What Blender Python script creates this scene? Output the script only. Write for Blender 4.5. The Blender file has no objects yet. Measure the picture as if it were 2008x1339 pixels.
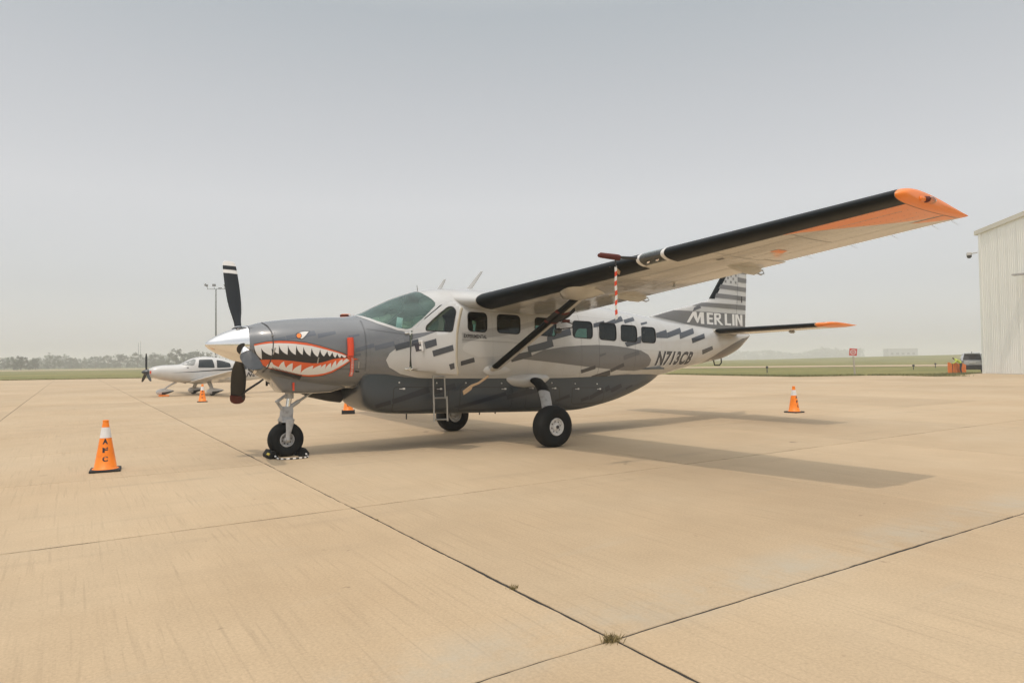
import bpy, bmesh, math, random
import numpy as np
from mathutils import Vector, Matrix
R_ = math.radians
random.seed(7); RNG = np.random.default_rng(7)
SC = bpy.context.scene
COL = SC.collection

# ------------------------------------------------------------------ camera
CF, CP, CR, CYAW, CX, CY, CH = 1326.39, 0.0296, 0.0114, 0.9731, -3.1452, -11.173, 1.4886
cam_d = bpy.data.cameras.new('camera'); cam = bpy.data.objects.new('camera', cam_d); COL.objects.link(cam)
cam_d.sensor_width = 36.0; cam_d.lens = CF / 2008.0 * 36.0; cam_d.clip_start = 0.1; cam_d.clip_end = 9000
_fw = Vector((math.cos(CYAW) * math.cos(CP), math.sin(CYAW) * math.cos(CP), math.sin(CP)))
_rt = Vector((math.sin(CYAW), -math.cos(CYAW), 0)); _up = _rt.cross(_fw)
_ri = math.cos(CR) * _rt - math.sin(CR) * _up; _ui = math.sin(CR) * _rt + math.cos(CR) * _up
cam.matrix_world = Matrix(((_ri.x, _ui.x, -_fw.x, CX), (_ri.y, _ui.y, -_fw.y, CY), (_ri.z, _ui.z, -_fw.z, CH), (0, 0, 0, 1)))
SC.camera = cam

# ------------------------------------------------------------------ sky, sun, exposure
SUN_V = Vector((-0.30, -0.26, 1.0)).normalized()
SUN_EL = math.asin(SUN_V.z)
w = bpy.data.worlds.new('World'); SC.world = w; w.use_nodes = True
nt = w.node_tree; nt.nodes.clear()
out = nt.nodes.new('ShaderNodeOutputWorld'); bg = nt.nodes.new('ShaderNodeBackground')
sky = nt.nodes.new('ShaderNodeTexSky'); sky.sky_type = 'NISHITA'; sky.sun_disc = False
sky.sun_elevation = SUN_EL; sky.sun_rotation = math.atan2(SUN_V.x, SUN_V.y)
sky.air_density = 1.0; sky.dust_density = 3.0; sky.ozone_density = 1.0; sky.altitude = 200
# smoke haze: an even grey veil over the clear-sky glow
tcn = nt.nodes.new('ShaderNodeTexCoord'); sep = nt.nodes.new('ShaderNodeSeparateXYZ'); nt.links.new(tcn.outputs['Generated'], sep.inputs[0])
rmp = nt.nodes.new('ShaderNodeValToRGB'); nt.links.new(sep.outputs[2], rmp.inputs[0])
SKY_STOPS = [(0.0, (4.6, 4.5, 4.25)), (0.10, (3.6, 3.5, 3.3)), (0.22, (4.95, 4.8, 4.55)), (0.34, (4.4, 4.4, 4.25)), (0.46, (3.6, 3.85, 3.8)), (0.7, (7.0, 7.0, 6.6)), (1.0, (15.0, 14.8, 14.0))]
rmp.color_ramp.elements[0].position = 0; rmp.color_ramp.elements[1].position = 1
for _p, _c in SKY_STOPS[1:-1]: rmp.color_ramp.elements.new(_p)
for e, (_p, _c) in zip(rmp.color_ramp.elements, SKY_STOPS): e.position = _p; e.color = (*_c, 1)
glow = nt.nodes.new('ShaderNodeVectorMath'); glow.operation = 'SCALE'; glow.inputs['Scale'].default_value = 1.3
bw = nt.nodes.new('ShaderNodeRGBToBW'); nt.links.new(sky.outputs[0], bw.inputs[0])
des = nt.nodes.new('ShaderNodeMix'); des.data_type = 'RGBA'; des.inputs[0].default_value = 0.7
nt.links.new(sky.outputs[0], des.inputs[6]); nt.links.new(bw.outputs[0], des.inputs[7]); nt.links.new(des.outputs[2], glow.inputs[0])
add = nt.nodes.new('ShaderNodeVectorMath'); add.operation = 'ADD'; nt.links.new(glow.outputs[0], add.inputs[0]); nt.links.new(rmp.outputs[0], add.inputs[1])
nt.links.new(add.outputs[0], bg.inputs[0]); bg.inputs[1].default_value = 0.15
nt.links.new(bg.outputs[0], out.inputs[0])
sl = bpy.data.lights.new('sun', 'SUN'); sl.energy = 2.4; sl.angle = R_(0.55); sl.color = (1.0, 0.87, 0.74)
sun = bpy.data.objects.new('sun', sl); COL.objects.link(sun); sun.location = (-20, -20, 60)
sun.rotation_euler = SUN_V.to_track_quat('Z', 'Y').to_euler()
SC.view_settings.view_transform = 'Standard'; SC.view_settings.look = 'None'
SC.view_settings.exposure = -0.92; SC.view_settings.gamma = 1.0; SC.view_settings.use_curve_mapping = False
SC.render.engine = 'CYCLES'
SC.cycles.use_denoising = True
try: SC.cycles.denoiser = 'OPENIMAGEDENOISE'
except Exception: pass
SC.cycles.max_bounces = 10; SC.cycles.transparent_max_bounces = 24; SC.cycles.volume_bounces = 1
SC.cycles.sample_clamp_indirect = 4.0

# ------------------------------------------------------------------ materials
MATS = {}
def mat(name, rgb, rough=0.5, metal=0.0, var=0.0, vscale=3.0, bump=0.0, bscale=40.0, coat=0.0, spec=0.5, dirt=None, stretch=None, flat=False):
    m = bpy.data.materials.new(name); m.use_nodes = True; n = m.node_tree; b = n.nodes['Principled BSDF']
    b.inputs['Base Color'].default_value = (*rgb, 1); b.inputs['Roughness'].default_value = rough
    b.inputs['Metallic'].default_value = metal; b.inputs['Coat Weight'].default_value = coat; b.inputs['Coat Roughness'].default_value = 0.06
    b.inputs['Specular IOR Level'].default_value = spec
    if not flat and (var or bump or dirt):
        tc = n.nodes.new('ShaderNodeTexCoord'); src = tc.outputs['Object']
        if stretch:
            mp = n.nodes.new('ShaderNodeMapping'); mp.inputs['Scale'].default_value = stretch; n.links.new(src, mp.inputs[0]); src = mp.outputs[0]
        nz = n.nodes.new('ShaderNodeTexNoise'); nz.inputs['Scale'].default_value = vscale; nz.inputs['Detail'].default_value = 6; nz.inputs['Roughness'].default_value = 0.6
        n.links.new(src, nz.inputs['Vector'])
        if var:
            mr = n.nodes.new('ShaderNodeMapRange'); mr.inputs[1].default_value = 0.25; mr.inputs[2].default_value = 0.75
            mr.inputs[3].default_value = 1 - var; mr.inputs[4].default_value = 1 + var; n.links.new(nz.outputs[0], mr.inputs[0])
            mx = n.nodes.new('ShaderNodeVectorMath'); mx.operation = 'SCALE'; mx.inputs[0].default_value = rgb; n.links.new(mr.outputs[0], mx.inputs['Scale'])
            last = mx.outputs[0]
            if dirt:
                n2 = n.nodes.new('ShaderNodeTexNoise'); n2.inputs['Scale'].default_value = dirt[1]; n2.inputs['Detail'].default_value = 8; n.links.new(src, n2.inputs['Vector'])
                r2 = n.nodes.new('ShaderNodeMapRange'); r2.inputs[1].default_value = 0.52; r2.inputs[2].default_value = 0.75; r2.inputs[4].default_value = dirt[2]; n.links.new(n2.outputs[0], r2.inputs[0])
                dm = n.nodes.new('ShaderNodeMix'); dm.data_type = 'RGBA'; dm.inputs[7].default_value = (*dirt[0], 1)
                n.links.new(r2.outputs[0], dm.inputs[0]); n.links.new(last, dm.inputs[6]); last = dm.outputs[2]
            n.links.new(last, b.inputs['Base Color'])
            rr = n.nodes.new('ShaderNodeMapRange'); rr.inputs[3].default_value = max(0.02, rough * 0.8); rr.inputs[4].default_value = min(1, rough * 1.25)
            n.links.new(nz.outputs[0], rr.inputs[0]); n.links.new(rr.outputs[0], b.inputs['Roughness'])
        if bump:
            nb = n.nodes.new('ShaderNodeTexNoise'); nb.inputs['Scale'].default_value = bscale; nb.inputs['Detail'].default_value = 3; n.links.new(src, nb.inputs['Vector'])
            bp = n.nodes.new('ShaderNodeBump'); bp.inputs['Strength'].default_value = bump; bp.inputs['Distance'].default_value = 0.02
            n.links.new(nb.outputs[0], bp.inputs['Height']); n.links.new(bp.outputs[0], b.inputs['Normal'])
    MATS[name] = m; return m
def glassmat(name, tint, milky_sheen=0.0, rough=0.01):
    m = bpy.data.materials.new(name); m.use_nodes = True; n = m.node_tree; n.nodes.clear()
    o = n.nodes.new('ShaderNodeOutputMaterial'); t = n.nodes.new('ShaderNodeBsdfTransparent'); t.inputs[0].default_value = (*tint, 1)
    gl = n.nodes.new('ShaderNodeBsdfGlossy'); gl.inputs['Roughness'].default_value = rough; gl.inputs[0].default_value = (0.95, 1, 0.98, 1)
    fr = n.nodes.new('ShaderNodeFresnel'); fr.inputs[0].default_value = 1.5
    mx = n.nodes.new('ShaderNodeMixShader'); n.links.new(fr.outputs[0], mx.inputs[0]); n.links.new(t.outputs[0], mx.inputs[1]); n.links.new(gl.outputs[0], mx.inputs[2])
    last = mx.outputs[0]
    if milky_sheen:  # milky sheen of reflected sky and lit cabin, painted in as teal diffuse
        df = n.nodes.new('ShaderNodeBsdfDiffuse'); df.inputs[0].default_value = (0.38, 0.62, 0.57, 1); m2 = n.nodes.new('ShaderNodeMixShader'); m2.inputs[0].default_value = milky_sheen
        tc = n.nodes.new('ShaderNodeTexCoord'); nz = n.nodes.new('ShaderNodeTexNoise'); nz.inputs['Scale'].default_value = 2.5; nz.inputs['Detail'].default_value = 4; n.links.new(tc.outputs['Object'], nz.inputs['Vector'])
        mr = n.nodes.new('ShaderNodeMapRange'); mr.inputs[1].default_value = .3; mr.inputs[2].default_value = .7; mr.inputs[3].default_value = milky_sheen * .45; mr.inputs[4].default_value = milky_sheen * 1.5; n.links.new(nz.outputs[0], mr.inputs[0]); n.links.new(mr.outputs[0], m2.inputs[0])
        n.links.new(last, m2.inputs[1]); n.links.new(df.outputs[0], m2.inputs[2]); last = m2.outputs[0]
    n.links.new(last, o.inputs[0]); MATS[name] = m; return m

# ------------------------------------------------------------------ mesh helpers
class MB:
    def __init__(s): s.v = []; s.f = []
    def add(s, vs, fs):
        k = len(s.v); s.v += [tuple(map(float, p)) for p in vs]; s.f += [tuple(i + k for i in f) for f in fs]; return s
    def box(s, c, d, rot=None, bev=0.0):
        hx, hy, hz = d[0] / 2, d[1] / 2, d[2] / 2
        if bev > 0:
            bm = bmesh.new(); bmesh.ops.create_cube(bm, size=1); bmesh.ops.scale(bm, vec=d, verts=bm.verts)
            bmesh.ops.bevel(bm, geom=bm.edges[:], offset=bev, segments=2, affect='EDGES', profile=0.5)
            vs = [v.co.copy() for v in bm.verts]; bm.verts.index_update(); fs = [[v.index for v in f.verts] for f in bm.faces]; bm.free()
        else:
            vs = [Vector((x, y, z)) for x in (-hx, hx) for y in (-hy, hy) for z in (-hz, hz)]
            fs = [(0, 1, 3, 2), (4, 6, 7, 5), (0, 4, 5, 1), (2, 3, 7, 6), (0, 2, 6, 4), (1, 5, 7, 3)]
        if rot is not None: vs = [rot @ p for p in vs]
        return s.add([(p[0] + c[0], p[1] + c[1], p[2] + c[2]) for p in vs], fs)
    def loft(s, rings, cap0=True, cap1=True, closed=True):
        n = len(rings[0]); vs = [p for r in rings for p in r]; fs = []
        for i in range(len(rings) - 1):
            for j in range(n if closed else n - 1):
                k = (j + 1) % n; fs.append((i * n + j, i * n + k, (i + 1) * n + k, (i + 1) * n + j))
        if cap0: fs.append(tuple(range(n))[::-1])
        if cap1: fs.append(tuple((len(rings) - 1) * n + j for j in range(n)))
        return s.add(vs, fs)
    def tube(s, pts, rad, seg=10, caps=True, sx=1.0):
        pts = [Vector(p) for p in pts]; n = len(pts)
        if not hasattr(rad, '__len__'): rad = [rad] * n
        rings = []; up = None
        for i, p in enumerate(pts):
            t = (pts[min(i + 1, n - 1)] - pts[max(i - 1, 0)]).normalized()
            if up is None:
                up = Vector((0, 0, 1)) if abs(t.z) < 0.9 else Vector((1, 0, 0))
            a = t.cross(up).normalized(); b = a.cross(t).normalized(); up = b
            rings.append([p + (a * math.cos(2 * math.pi * k / seg) * sx + b * math.sin(2 * math.pi * k / seg)) * rad[i] for k in range(seg)])
        return s.loft(rings, caps, caps)
    def lathe(s, prof, origin, axis=(0, 0, 1), seg=32, caps=False):
        ax = Vector(axis).normalized(); u = ax.orthogonal().normalized(); v = ax.cross(u); o = Vector(origin)
        rings = [[o + ax * h + (u * math.cos(2 * math.pi * k / seg) + v * math.sin(2 * math.pi * k / seg)) * r for k in range(seg)] for r, h in prof]
        return s.loft(rings, caps, caps)
    def prism(s, poly, y0, y1, axes='xz'):
        n = len(poly)
        def P(p, q): return (p[0], q, p[1]) if axes == 'xz' else ((p[0], p[1], q) if axes == 'xy' else (q, p[0], p[1]))
        vs = [P(p, y0) for p in poly] + [P(p, y1) for p in poly]
        fs = [tuple(range(n)), tuple(range(2 * n - 1, n - 1, -1))] + [(i, i + n, (i + 1) % n + n, (i + 1) % n) for i in range(n)]
        return s.add(vs, fs)
    def build(s, name, m, parent=None, smooth=None, kind=None, fix=True):
        me = bpy.data.meshes.new(name); me.from_pydata(s.v, [], s.f); me.validate()
        if fix:
            bm = bmesh.new(); bm.from_mesh(me); bmesh.ops.recalc_face_normals(bm, faces=bm.faces[:]); bm.to_mesh(me); bm.free()
        return link(name, me, m, parent, smooth, kind)
def link(name, me, m, parent=None, smooth=None, kind=None):
    ms = m if isinstance(m, (list, tuple)) else [m]
    for k in ms: me.materials.append(MATS[k] if isinstance(k, str) else k)
    if smooth is not None:
        me.polygons.foreach_set('use_smooth', [True] * len(me.polygons))
        if smooth < 180: me.set_sharp_from_angle(angle=R_(smooth))
    o = bpy.data.objects.new(name, me); COL.objects.link(o)
    if parent is not None: o.parent = parent
    if kind: o['kind'] = kind
    return o
def empty(name, loc=(0, 0, 0), rz=0.0, label=None, cat=None, group=None):
    o = bpy.data.objects.new(name, None); COL.objects.link(o); o.location = loc; o.rotation_euler = (0, 0, rz); o.empty_display_size = 0.3
    return tag(o, label, cat, group)
def tag(o, label=None, cat=None, group=None, kind=None):
    if label: o['label'] = label
    if cat: o['category'] = cat
    if group: o['group'] = group
    if kind: o['kind'] = kind
    return o
def copy_tree(o, parent=None):
    c = o.copy(); COL.objects.link(c); c.parent = parent
    for ch in list(o.children): copy_tree(ch, c)
    return c
def V3(*a): return Vector(a)
HAZE_D = 0.0010

# ------------------------------------------------------------------ palette
mat('paint_light', (0.505, 0.505, 0.495), 0.30, var=0.05, vscale=2.0, coat=0.8, bump=0.07, bscale=3.2, dirt=((0.36, 0.33, 0.29), 2.0, 0.45))
mat('paint_nose', (0.138, 0.146, 0.157), 0.25, var=0.09, vscale=2.0, coat=1.0, bump=0.04, bscale=3.5)
mat('paint_noseblock', (0.088, 0.10, 0.125), 0.27, coat=1.0)
mat('paint_mid', (0.37, 0.365, 0.355), 0.34, var=0.05, coat=0.5, bump=0.04, bscale=3.5)
mat('paint_pale', (0.56, 0.555, 0.54), 0.34, coat=0.5)
mat('paint_ellipse', (0.145, 0.146, 0.148), 0.33, var=0.04, coat=0.5, bump=0.04, bscale=3.5)
mat('paint_block', (0.042, 0.049, 0.062), 0.32, var=0.06, coat=0.6)
mat('paint_block_soft', (0.095, 0.098, 0.106), 0.34, coat=0.45)
mat('paint_pod', (0.036, 0.048, 0.060), 0.32, var=0.07, vscale=1.5, coat=0.3, bump=0.05, bscale=3.0)
mat('paint_podblock', (0.014, 0.020, 0.032), 0.32, coat=0.2)
mat('paint_wing', (0.49, 0.47, 0.42), 0.22, var=0.08, vscale=1.2, coat=0.6, bump=0.06, bscale=2.0, stretch=(1, 0.5, 1), dirt=((0.22, 0.19, 0.14), 1.2, 0.5))
mat('orange_paint', (0.90, 0.23, 0.02), 0.35, var=0.06, coat=0.4)
mat('orange_mouth', (0.72, 0.11, 0.025), 0.36, coat=0.4)
mat('white_decal', (0.74, 0.73, 0.71), 0.4, coat=0.4)
mat('black_decal', (0.012, 0.013, 0.015), 0.38, coat=0.4)
mat('letter_dark', (0.05, 0.055, 0.065), 0.4, coat=0.3)
mat('boot', (0.004, 0.007, 0.009), 0.42, spec=0.2, var=0.15, vscale=4, bump=0.03, bscale=20)
mat('rubber', (0.006, 0.008, 0.009), 0.7, spec=0.25, var=0.25, vscale=12, bump=0.15, bscale=60, dirt=((0.03, 0.028, 0.025), 6, 0.4))
mat('chrome', (0.86, 0.85, 0.84), 0.10, 1.0, var=0.04, vscale=6)
mat('steel', (0.42, 0.42, 0.41), 0.38, 0.85, var=0.12, vscale=10)
mat('gear_grey', (0.40, 0.40, 0.40), 0.42, var=0.1, vscale=12, dirt=((0.12, 0.10, 0.08), 9, 0.6))
mat('hub_white', (0.66, 0.65, 0.63), 0.4, var=0.08, vscale=20, dirt=((0.2, 0.17, 0.13), 14, 0.5))
mat('blade', (0.008, 0.011, 0.014), 0.38, var=0.12, vscale=8)
mat('red_cover', (0.10, 0.020, 0.016), 0.75, var=0.15, vscale=15, bump=0.3, bscale=50)
mat('red_bright', (0.72, 0.075, 0.03), 0.6, var=0.08, vscale=15)
mat('cabin_trim', (0.10, 0.11, 0.11), 0.8, var=0.1)
mat('cabin_ceiling', (0.20, 0.20, 0.19), 0.85)
mat('seat_cream', (0.52, 0.47, 0.37), 0.6, var=0.06, vscale=8, bump=0.1, bscale=20)
mat('seat_dark', (0.02, 0.022, 0.025), 0.7)
mat('paper', (0.8, 0.82, 0.82), 0.8)
mat('seal', (0.012, 0.012, 0.013), 0.6)
mat('jamb', (0.58, 0.53, 0.42), 0.5, var=0.05)
mat('tan_strap', (0.45, 0.31, 0.19), 0.8, var=0.1, vscale=30)
mat('line_dark', (0.04, 0.04, 0.042), 0.6)
mat('cone_orange', (0.98, 0.25, 0.012), 0.45, var=0.06, vscale=8, dirt=((0.5, 0.12, 0.02), 9, 0.4))
mat('cone_white', (0.74, 0.73, 0.72), 0.5, var=0.05, vscale=20)
mat('cone_base', (0.02, 0.021, 0.022), 0.7, var=0.2, vscale=10)
mat('white_paint', (0.58, 0.575, 0.56), 0.3, var=0.04, coat=0.6)
mat('navy', (0.02, 0.028, 0.036), 0.3, coat=0.5)
mat('dark_glass', (0.012, 0.02, 0.024), 0.05, spec=0.7)
mat('grey_glass', (0.22, 0.23, 0.22), 0.06, spec=0.7)
mat('hangar_wall', (0.85, 0.86, 0.82), 0.5, var=0.03, vscale=0.6)
mat('hangar_trim', (0.66, 0.64, 0.56), 0.5)
mat('car_silver', (0.50, 0.52, 0.54), 0.25, 0.3, coat=0.7)
mat('car_black', (0.015, 0.017, 0.02), 0.35)
mat('sign_red', (0.52, 0.045, 0.03), 0.5)
mat('post_wood', (0.45, 0.40, 0.33), 0.8, var=0.15, vscale=10)
mat('hivis', (0.52, 0.62, 0.10), 0.7)
mat('trousers', (0.015, 0.017, 0.022), 0.8)
mat('skin', (0.35, 0.20, 0.13), 0.6)
mat('hair', (0.03, 0.02, 0.015), 0.7)
mat('barrier_orange', (0.80, 0.20, 0.03), 0.6, var=0.1, vscale=3)
mat('mast_grey', (0.20, 0.21, 0.22), 0.5, 0.4)
mat('bark', (0.10, 0.075, 0.05), 0.9, var=0.2, vscale=6)
mat('far_wall', (0.35, 0.35, 0.36), 0.7)
glassmat('glass_cabin', (0.26, 0.40, 0.36)); glassmat('glass_screen', (0.55, 0.76, 0.71), milky_sheen=0.12); glassmat('glass_clear', (0.85, 0.86, 0.84))

def leafmat(name, c1, c2):
    m = bpy.data.materials.new(name); m.use_nodes = True; n = m.node_tree; b = n.nodes['Principled BSDF']; b.inputs['Roughness'].default_value = 0.6
    g = n.nodes.new('ShaderNodeNewGeometry'); r = n.nodes.new('ShaderNodeValToRGB'); n.links.new(g.outputs['Random Per Island'], r.inputs[0])
    r.color_ramp.elements[0].color = (*c1, 1); r.color_ramp.elements[1].color = (*c2, 1); n.links.new(r.outputs[0], b.inputs['Base Color'])
    MATS[name] = m
leafmat('leaves_a', (0.022, 0.045, 0.022), (0.045, 0.08, 0.035)); leafmat('leaves_b', (0.020, 0.042, 0.028), (0.04, 0.07, 0.042))
leafmat('blades', (0.11, 0.13, 0.035), (0.24, 0.22, 0.08)); leafmat('weed', (0.13, 0.10, 0.04), (0.30, 0.24, 0.10))
mat('car_glass', (0.008, 0.010, 0.012), 0.4, spec=0.2)

# ------------------------------------------------------------------ ground
AL = R_(-1.234); EU = Vector((math.cos(AL), math.sin(AL), 0)); EV = Vector((-math.sin(AL), math.cos(AL), 0))
def uv(u, v, z=0.0): p = EU * u + EV * v; return Vector((p.x, p.y, z))
def concrete(name):
    m = bpy.data.materials.new(name); m.use_nodes = True; n = m.node_tree; L = n.links.new; b = n.nodes['Principled BSDF']
    g = n.nodes.new('ShaderNodeNewGeometry'); mp = n.nodes.new('ShaderNodeMapping'); mp.inputs['Rotation'].default_value = (0, 0, -AL); L(g.outputs['Position'], mp.inputs[0])
    def noise(sc, det=5, rough=0.6, src=None):
        t = n.nodes.new('ShaderNodeTexNoise'); t.inputs['Scale'].default_value = sc; t.inputs['Detail'].default_value = det; t.inputs['Roughness'].default_value = rough; L(src or mp.outputs[0], t.inputs['Vector']); return t.outputs[0]
    def rng(x, a, b_, c, d):
        r = n.nodes.new('ShaderNodeMapRange'); r.inputs[1].default_value = a; r.inputs[2].default_value = b_; r.inputs[3].default_value = c; r.inputs[4].default_value = d; L(x, r.inputs[0]); return r.outputs[0]
    def math2(op, x, y):
        r = n.nodes.new('ShaderNodeMath'); r.operation = op
        for k, q in enumerate((x, y)):
            if isinstance(q, (int, float)): r.inputs[k].default_value = q
            else: L(q, r.inputs[k])
        return r.outputs[0]
    big = noise(0.22, 4); mid = noise(1.3, 6, 0.65); fine = noise(55, 3, 0.7)
    st = n.nodes.new('ShaderNodeMapping'); st.inputs['Scale'].default_value = (3.2, 0.22, 1); L(mp.outputs[0], st.inputs[0]); streak = noise(1.4, 5, 0.6, st.outputs[0])
    st2 = n.nodes.new('ShaderNodeMapping'); st2.inputs['Scale'].default_value = (36, 0.9, 1); L(mp.outputs[0], st2.inputs[0]); tine = noise(1.0, 2, 0.5, st2.outputs[0])
    tmask = rng(mid, 0.38, 0.62, 0.15, 1.0)
    f = math2('MULTIPLY', rng(big, 0.3, 0.7, 0.93, 1.06), rng(mid, 0.25, 0.75, 0.93, 1.06))
    f = math2('MULTIPLY', f, rng(fine, 0.2, 0.8, 0.82, 1.18)); f = math2('MULTIPLY', f, rng(streak, 0.3, 0.7, 0.975, 1.02))
    tn = math2('MULTIPLY', rng(tine, 0.30, 0.46, -0.15, 0.0), tmask); f = math2('MULTIPLY', f, math2('ADD', tn, 1.0))
    oi = n.nodes.new('ShaderNodeObjectInfo'); f = math2('MULTIPLY', f, rng(oi.outputs['Random'], 0, 1, 0.93, 1.05))
    cr = n.nodes.new('ShaderNodeMix'); cr.data_type = 'RGBA'; cr.inputs[6].default_value = (0.478, 0.350, 0.214, 1); cr.inputs[7].default_value = (0.472, 0.366, 0.24, 1); L(rng(big, 0.3, 0.7, 0, 1), cr.inputs[0])
    sc = n.nodes.new('ShaderNodeVectorMath'); sc.operation = 'SCALE'; L(cr.outputs[2], sc.inputs[0]); L(f, sc.inputs['Scale'])
    # dried brown specks and pale cement smears
    sp = noise(7.0, 2, 0.5); spm = rng(sp, 0.735, 0.80, 0, 0.55)
    d = n.nodes.new('ShaderNodeMix'); d.data_type = 'RGBA'; d.inputs[7].default_value = (0.11, 0.07, 0.04, 1); L(spm, d.inputs[0]); L(sc.outputs[0], d.inputs[6])
    st3 = n.nodes.new('ShaderNodeMapping'); st3.inputs['Scale'].default_value = (0.5, 2.4, 1); L(mp.outputs[0], st3.inputs[0]); pl = noise(0.8, 5, 0.6, st3.outputs[0])
    e = n.nodes.new('ShaderNodeMix'); e.data_type = 'RGBA'; e.inputs[7].default_value = (0.43, 0.385, 0.30, 1); L(rng(pl, 0.62, 0.74, 0, 0.2), e.inputs[0]); L(d.outputs[2], e.inputs[6])
    # grey bloom along the two wide joints, oil drips, tyre scuffs
    sx = n.nodes.new('ShaderNodeSeparateXYZ'); L(mp.outputs[0], sx.inputs[0])
    dv_ = n.nodes.new('ShaderNodeMath'); dv_.operation = 'ADD'; dv_.inputs[1].default_value = 8.456 - 0.22; L(sx.outputs[1], dv_.inputs[0])
    ab = n.nodes.new('ShaderNodeMath'); ab.operation = 'ABSOLUTE'; L(dv_.outputs[0], ab.inputs[0])
    band = math2('MULTIPLY', rng(ab.outputs[0], 0.05, 0.42, 1, 0), rng(noise(1.1, 6, 0.7), 0.42, 0.62, 0, 0.5))
    e2 = n.nodes.new('ShaderNodeMix'); e2.data_type = 'RGBA'; e2.inputs[7].default_value = (0.42, 0.395, 0.325, 1); L(band, e2.inputs[0]); L(e.outputs[2], e2.inputs[6])
    vo = n.nodes.new('ShaderNodeTexVoronoi'); vo.inputs['Scale'].default_value = 0.55; L(mp.outputs[0], vo.inputs['Vector'])
    wob = math2('ADD', vo.outputs['Distance'], math2('MULTIPLY', noise(9.0, 3), 0.09))
    drip = math2('MULTIPLY', rng(wob, 0.068, 0.085, 1, 0), rng(noise(0.31, 2), 0.48, 0.56, 0, 0.75))
    e3 = n.nodes.new('ShaderNodeMix'); e3.data_type = 'RGBA'; e3.inputs[7].default_value = (0.075, 0.06, 0.045, 1); L(drip, e3.inputs[0]); L(e2.outputs[2], e3.inputs[6])
    st4 = n.nodes.new('ShaderNodeMapping'); st4.inputs['Rotation'].default_value = (0, 0, 0.42); st4.inputs['Scale'].default_value = (0.06, 1.9, 1); L(mp.outputs[0], st4.inputs[0])
    scf = math2('MULTIPLY', rng(noise(1.0, 3, 0.5, st4.outputs[0]), 0.60, 0.70, 0, 0.20), rng(noise(1.7, 4), 0.4, 0.65, 0, 1))
    e4 = n.nodes.new('ShaderNodeMix'); e4.data_type = 'RGBA'; e4.inputs[7].default_value = (0.17, 0.14, 0.105, 1); L(scf, e4.inputs[0]); L(e3.outputs[2], e4.inputs[6])
    e = e4
    L(e.outputs[2], b.inputs['Base Color']); b.inputs['Roughness'].default_value = 0.82; b.inputs['Specular IOR Level'].default_value = 0.45
    h = math2('ADD', math2('MULTIPLY', fine, 0.5), math2('MULTIPLY', rng(tine, 0.25, 0.5, 0, 1), 0.6))
    bp = n.nodes.new('ShaderNodeBump'); bp.inputs['Strength'].default_value = 0.22; bp.inputs['Distance'].default_value = 0.006; L(h, bp.inputs['Height']); L(bp.outputs[0], b.inputs['Normal'])
    MATS[name] = m
concrete('concrete')
mat('joint', (0.030, 0.026, 0.021), 0.9, var=0.3, vscale=5)
def grassmat(name):
    m = bpy.data.materials.new(name); m.use_nodes = True; n = m.node_tree; L = n.links.new; b = n.nodes['Principled BSDF']
    g = n.nodes.new('ShaderNodeNewGeometry')
    def noise(sc, det=6):
        t = n.nodes.new('ShaderNodeTexNoise'); t.inputs['Scale'].default_value = sc; t.inputs['Detail'].default_value = det; t.inputs['Roughness'].default_value = 0.65; L(g.outputs['Position'], t.inputs['Vector']); return t.outputs[0]
    r = n.nodes.new('ShaderNodeValToRGB'); L(noise(0.05), r.inputs[0]); e = r.color_ramp.elements
    e[0].position = 0.3; e[0].color = (0.145, 0.16, 0.05, 1); e[1].position = 0.7; e[1].color = (0.27, 0.235, 0.095, 1)
    r2 = n.nodes.new('ShaderNodeMapRange'); r2.inputs[1].default_value = 0.3; r2.inputs[2].default_value = 0.7; r2.inputs[3].default_value = 0.75; r2.inputs[4].default_value = 1.2; L(noise(1.1), r2.inputs[0])
    s = n.nodes.new('ShaderNodeVectorMath'); s.operation = 'SCALE'; L(r.outputs[0], s.inputs[0]); L(r2.outputs[0], s.inputs['Scale']); L(s.outputs[0], b.inputs['Base Color'])
    b.inputs['Roughness'].default_value = 0.9; b.inputs['Specular IOR Level'].default_value = 0.1
    bp = n.nodes.new('ShaderNodeBump'); bp.inputs['Strength'].default_value = 0.8; bp.inputs['Distance'].default_value = 0.1; L(noise(4.0), bp.inputs['Height']); L(bp.outputs[0], b.inputs['Normal'])
    MATS[name] = m
grassmat('grass')
G = 2500
# gently rising field on the right: one big grid sheet
vs, fs, N = [], [], 60
xs = [math.copysign(abs(t) ** 2.2, t) * G for t in np.linspace(-1, 1, N + 1)]
def gz(x, y):
    d = math.hypot(x - 430, y - 160); return -0.05 + 2.6 * math.exp(-(d / 110) ** 2)
for y in xs:
    for x in xs: vs.append((x + 40, y + 30, gz(x + 40, y + 30)))
for j in range(N):
    for i in range(N): k = j * (N + 1) + i; fs.append((k, k + 1, k + N + 2, k + N + 1))
MB().add(vs, fs).build('grass_field', 'grass', smooth=180, kind='structure')
# apron outline (world): left grass edge ... right grass edge ... behind camera
APR = [(-60, 99.5), (-8, 84.9), (7, 80.7), (33, 70), (48.5, 37.0), (46.7, 26.7), (46.2, 21.0), (52.2, 18.4), (54.2, 14.3), (52.0, 13.0), (57.3, 13.7), (62.6, 14.6), (76, 15.4), (78, -22), (-60, -22)]
def inpoly(x, y, P):
    r = False; j = len(P) - 1
    for i in range(len(P)):
        if (P[i][1] > y) != (P[j][1] > y) and x < (P[j][0] - P[i][0]) * (y - P[i][1]) / (P[j][1] - P[i][1]) + P[i][0]: r = not r
        j = i
    return r
apron = MB().add([(x, y, -0.006) for x, y in APR], [tuple(range(len(APR)))]).build('apron', 'joint', kind='structure')
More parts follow.
